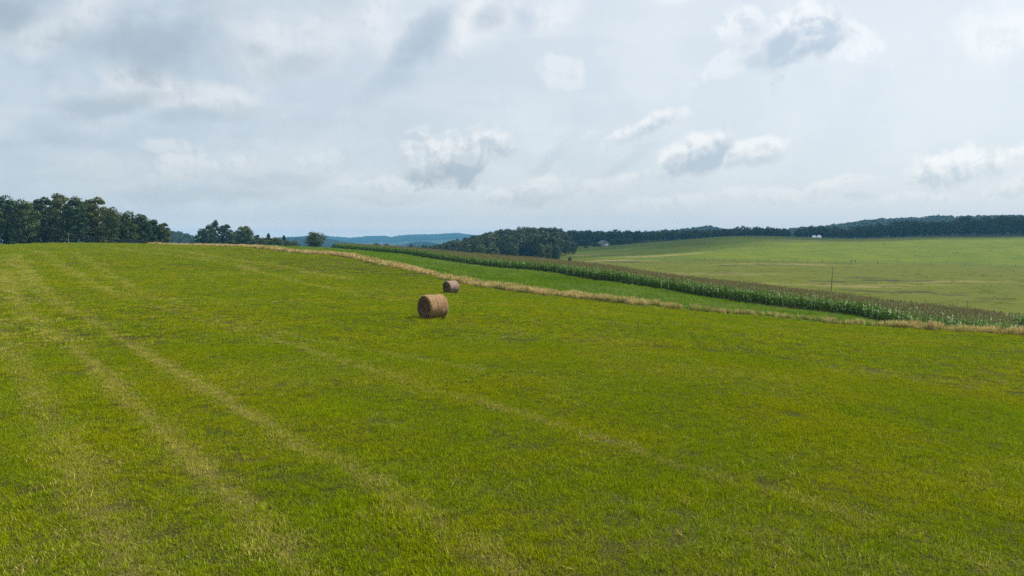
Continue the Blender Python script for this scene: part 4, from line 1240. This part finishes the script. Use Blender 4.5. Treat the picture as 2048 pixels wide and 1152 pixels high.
W1, D1 = cumuli([(9.1, 3.08, 1.2, .62, -4, 1.0, 1.0), (9.85, 2.9, .5, .25, -14, .85, .5), (8.35, 2.6, .3, .2, -20, .35, .8), (15.85, .88, 1.05, .72, -26, 1.0, 1.0), (16.7, .9, .8, .5, -10, .75, .0), (14.75, .75, .6, .46, -40, .8, .45), (14.5, 1.35, .8, .25, -28, .55, .1),
    (12.85, 2.55, 1.1, .27, -27, .9, .75), (13.55, 2.3, .5, .25, -26, .7, .5), (13.85, 3.18, .85, .5, -30, 1.0, .95), (15.2, 3.1, 1.0, .36, -15, .9, .7), (14.6, 3.25, .6, .3, 0, .6, .4), (19.15, 3.36, 1.5, .46, -11, 1.0, .7), (20.3, 3.15, .9, .36, -8, .9, .45), (18.5, 3.55, .8, .2, -14, .8, .6),
    (11.3, 1.55, .65, .4, 10, .55, .1), (3.85, 3.35, .85, .44, -12, .75, .35), (5.0, 3.25, .7, .34, 6, .7, .45), (3.6, 2.95, .65, .2, 4, .55, .1), (6.3, 3.35, .7, .3, 0, .45, .4), (7.7, 3.78, 1.3, .28, 0, .6, .45), (10.6, 3.92, 1.1, .32, -8, .7, .75), (12.2, 3.75, 1.2, .26, -14, .55, .6),
    (13.4, 4.05, 1.3, .18, 0, .45, .4), (16.7, 3.72, .8, .22, -20, .55, .5), (15.2, 4.0, 1.6, .17, 0, .45, .5), (20.2, 3.75, .6, .28, -10, .45, .9), (18.2, 3.95, 1.2, .18, 0, .4, .5), (2.3, 3.35, 1.1, .28, 0, .3, .3), (9.2, 3.8, .9, .2, 0, .4, .3), (19.6, 3.85, .45, .18, -25, .35, .8), (11.6, 2.85, .5, .14, -35, .3, .6)], .25, .60)
WHITE = blobs([(3.1, 1.70, 1.1, .42, 10, .9), (4.5, 1.92, .85, .36, 14, .85), (5.3, .85, 1.2, .9, 0, .75), (6.3, 1.2, 1.0, .6, 0, .55), (7.4, .6, .8, .8, -30, .7), (1.0, .75, 1.1, .6, -20, .6), (1.9, .4, .9, .5, -30, .75), (9.7, .45, 1.0, .6, -25, .95), (11.0, .35, .9, .5, 0, .7),
    (20.2, .5, 1.4, .8, -20, .7), (13.6, .05, .7, .25, 0, .7), (12.1, 1.05, .35, .2, 0, .4), (.3, 2.3, 1.2, .4, 0, .35)], SOFT, .18, .85, W1)
PUFS = nt.math('MULTIPLY', PUFF, .8)
S1 = blobs([(8.95, 3.28, .85, .24, -6, .6), (15.62, 1.0, .9, .38, -32, .95), (15.1, 1.25, .6, .18, -12, .6), (13.6, 3.36, .65, .22, -32, .6), (12.4, 3.3, .9, .2, -35, .25), (11.0, 3.3, .8, .15, -40, .3), (17.2, 3.9, .6, .14, 0, .3), (5.6, 3.65, 1.5, .28, 0, .35), (7.8, 3.98, 1.2, .15, 0, .3)], PUFS, .2, .8, D1)
SHADE = blobs([(3.4, .95, 2.6, .75, 2, .85), (2.5, 1.1, 1.3, .45, 0, .55), (4.3, .4, 1.3, .5, 0, .45), (6.0, 1.35, 1.1, .4, 0, .55), (.3, .35, 1.4, .8, -20, .9), (8.5, .95, 1.1, .50, -42, .9), (8.0, 1.6, .7, .35, -30, .5), (9.9, .5, .45, .3, -50, .6), (10.4, .5, .4, .3, 0, .4), (2.3, 2.1, 1.5, .28, -10, .65), (4.2, 2.25, 1.4, .28, 0, .5), (7.6, 1.9, .8, .3, -30, .3),
    (1.2, 2.9, 2.0, .3, 0, .25), (6.0, 2.6, 1.6, .3, 0, .2), (4.5, 3.95, 3.2, .24, 0, .35), (1.2, 1.75, .9, .3, 0, .25), (7.0, .25, .5, .4, 0, .35)], SOFT, .20, .95, S1)
# thin veil brightening towards the sun
sund = (math.sin(SUN_AZ) * math.cos(SUN_EL), math.cos(SUN_AZ) * math.cos(SUN_EL), math.sin(SUN_EL))
sd = nt.vmath('DOT_PRODUCT', tcw, sund)
glow = nt.ramp(sd, -.25, .95, 0, 1)
veil = nt.mix(glow, (.45, .54, .63), (.72, .775, .82))
vn = nt.noise(warp(P0, .5, 1.2, 3), .40, 7, .6, '2D')
stretch = nt.node('ShaderNodeMapping'); nt.put(stretch.inputs['Vector'], P0); stretch.inputs['Scale'].default_value = (.35, 1.5, 1); stretch.inputs['Rotation'].default_value = (0, 0, .18)
vs = nt.noise(stretch.outputs[0], .9, 5, .55, '2D')
veil = nt.mix(nt.math('MULTIPLY', nt.ramp(vn, .42, .68), .30), veil, (.80, .83, .86))
veil = nt.mix(nt.math('MULTIPLY', nt.ramp(vs, .45, .7), .22), veil, (.76, .80, .84))
low = nt.ramp(sep.outputs[2], .0, .15, 1, 0)
veil = nt.mix(nt.math('MULTIPLY', low, .55), veil, nt.mix(glow, (.58, .64, .69), (.72, .77, .81)))
low2 = nt.ramp(sep.outputs[2], .0, .03, 1, 0)
veil = nt.mix(nt.math('MULTIPLY', low2, .75), veil, (.97, .84, .75))
whitec = nt.mix(glow, (.70, .725, .75), (.90, .91, .915))
shadec = nt.mix(glow, (.32, .39, .455), (.45, .555, .66))
c = nt.mix(WHITE, veil, whitec)
c = nt.mix(nt.math('MULTIPLY', nt.math('MULTIPLY', WHITE, nt.ramp(RELIEF, .02, -.13)), .42), c, nt.mix(.5, shadec, veil))
c = nt.mix(nt.math('MULTIPLY', SHADE, .92), c, shadec)
bg2 = nt.node('ShaderNodeBackground'); nt.put(bg2.inputs['Color'], c); bg2.inputs['Strength'].default_value = .96
mx = nt.node('ShaderNodeMixShader'); mx.inputs[0].default_value = .85
nt.l.new(bg1.outputs[0], mx.inputs[1]); nt.l.new(bg2.outputs[0], mx.inputs[2])
wo = nt.node('ShaderNodeOutputWorld'); nt.l.new(mx.outputs[0], wo.inputs['Surface'])

# ------------------------------------------------------------------ sun
sl = bpy.data.lights.new('sun', 'SUN'); sl.energy = 4.7; sl.angle = math.radians(.8); sl.color = (1.0, .95, .87)
so = bpy.data.objects.new('sun', sl); COL.objects.link(so)
so.rotation_euler = Vector(sund).to_track_quat('Z', 'Y').to_euler(); so.location = (60, 30, 80)

# ------------------------------------------------------------------ camera and render
cam = bpy.data.cameras.new('camera'); co = bpy.data.objects.new('camera', cam); COL.objects.link(co)
cam.sensor_width = 36; cam.lens = 36 * FPX / 2048; cam.clip_end = 20000; cam.clip_start = .1
co.location = (0, 0, CAMZ); co.rotation_euler = (math.pi / 2 - PITCH, 0, 0)
scene.camera = co
scene.render.engine = 'CYCLES'
scene.view_settings.view_transform = 'Standard'; scene.view_settings.look = 'None'
scene.view_settings.exposure = 0.28; scene.view_settings.gamma = 1.0
cy_ = scene.cycles
cy_.max_bounces = 6; cy_.diffuse_bounces = 3; cy_.glossy_bounces = 2; cy_.transmission_bounces = 4; cy_.volume_bounces = 0; cy_.transparent_max_bounces = 6
scene.render.filter_size = 1.1
cy_.use_denoising = False; cy_.sample_clamp_indirect = 8
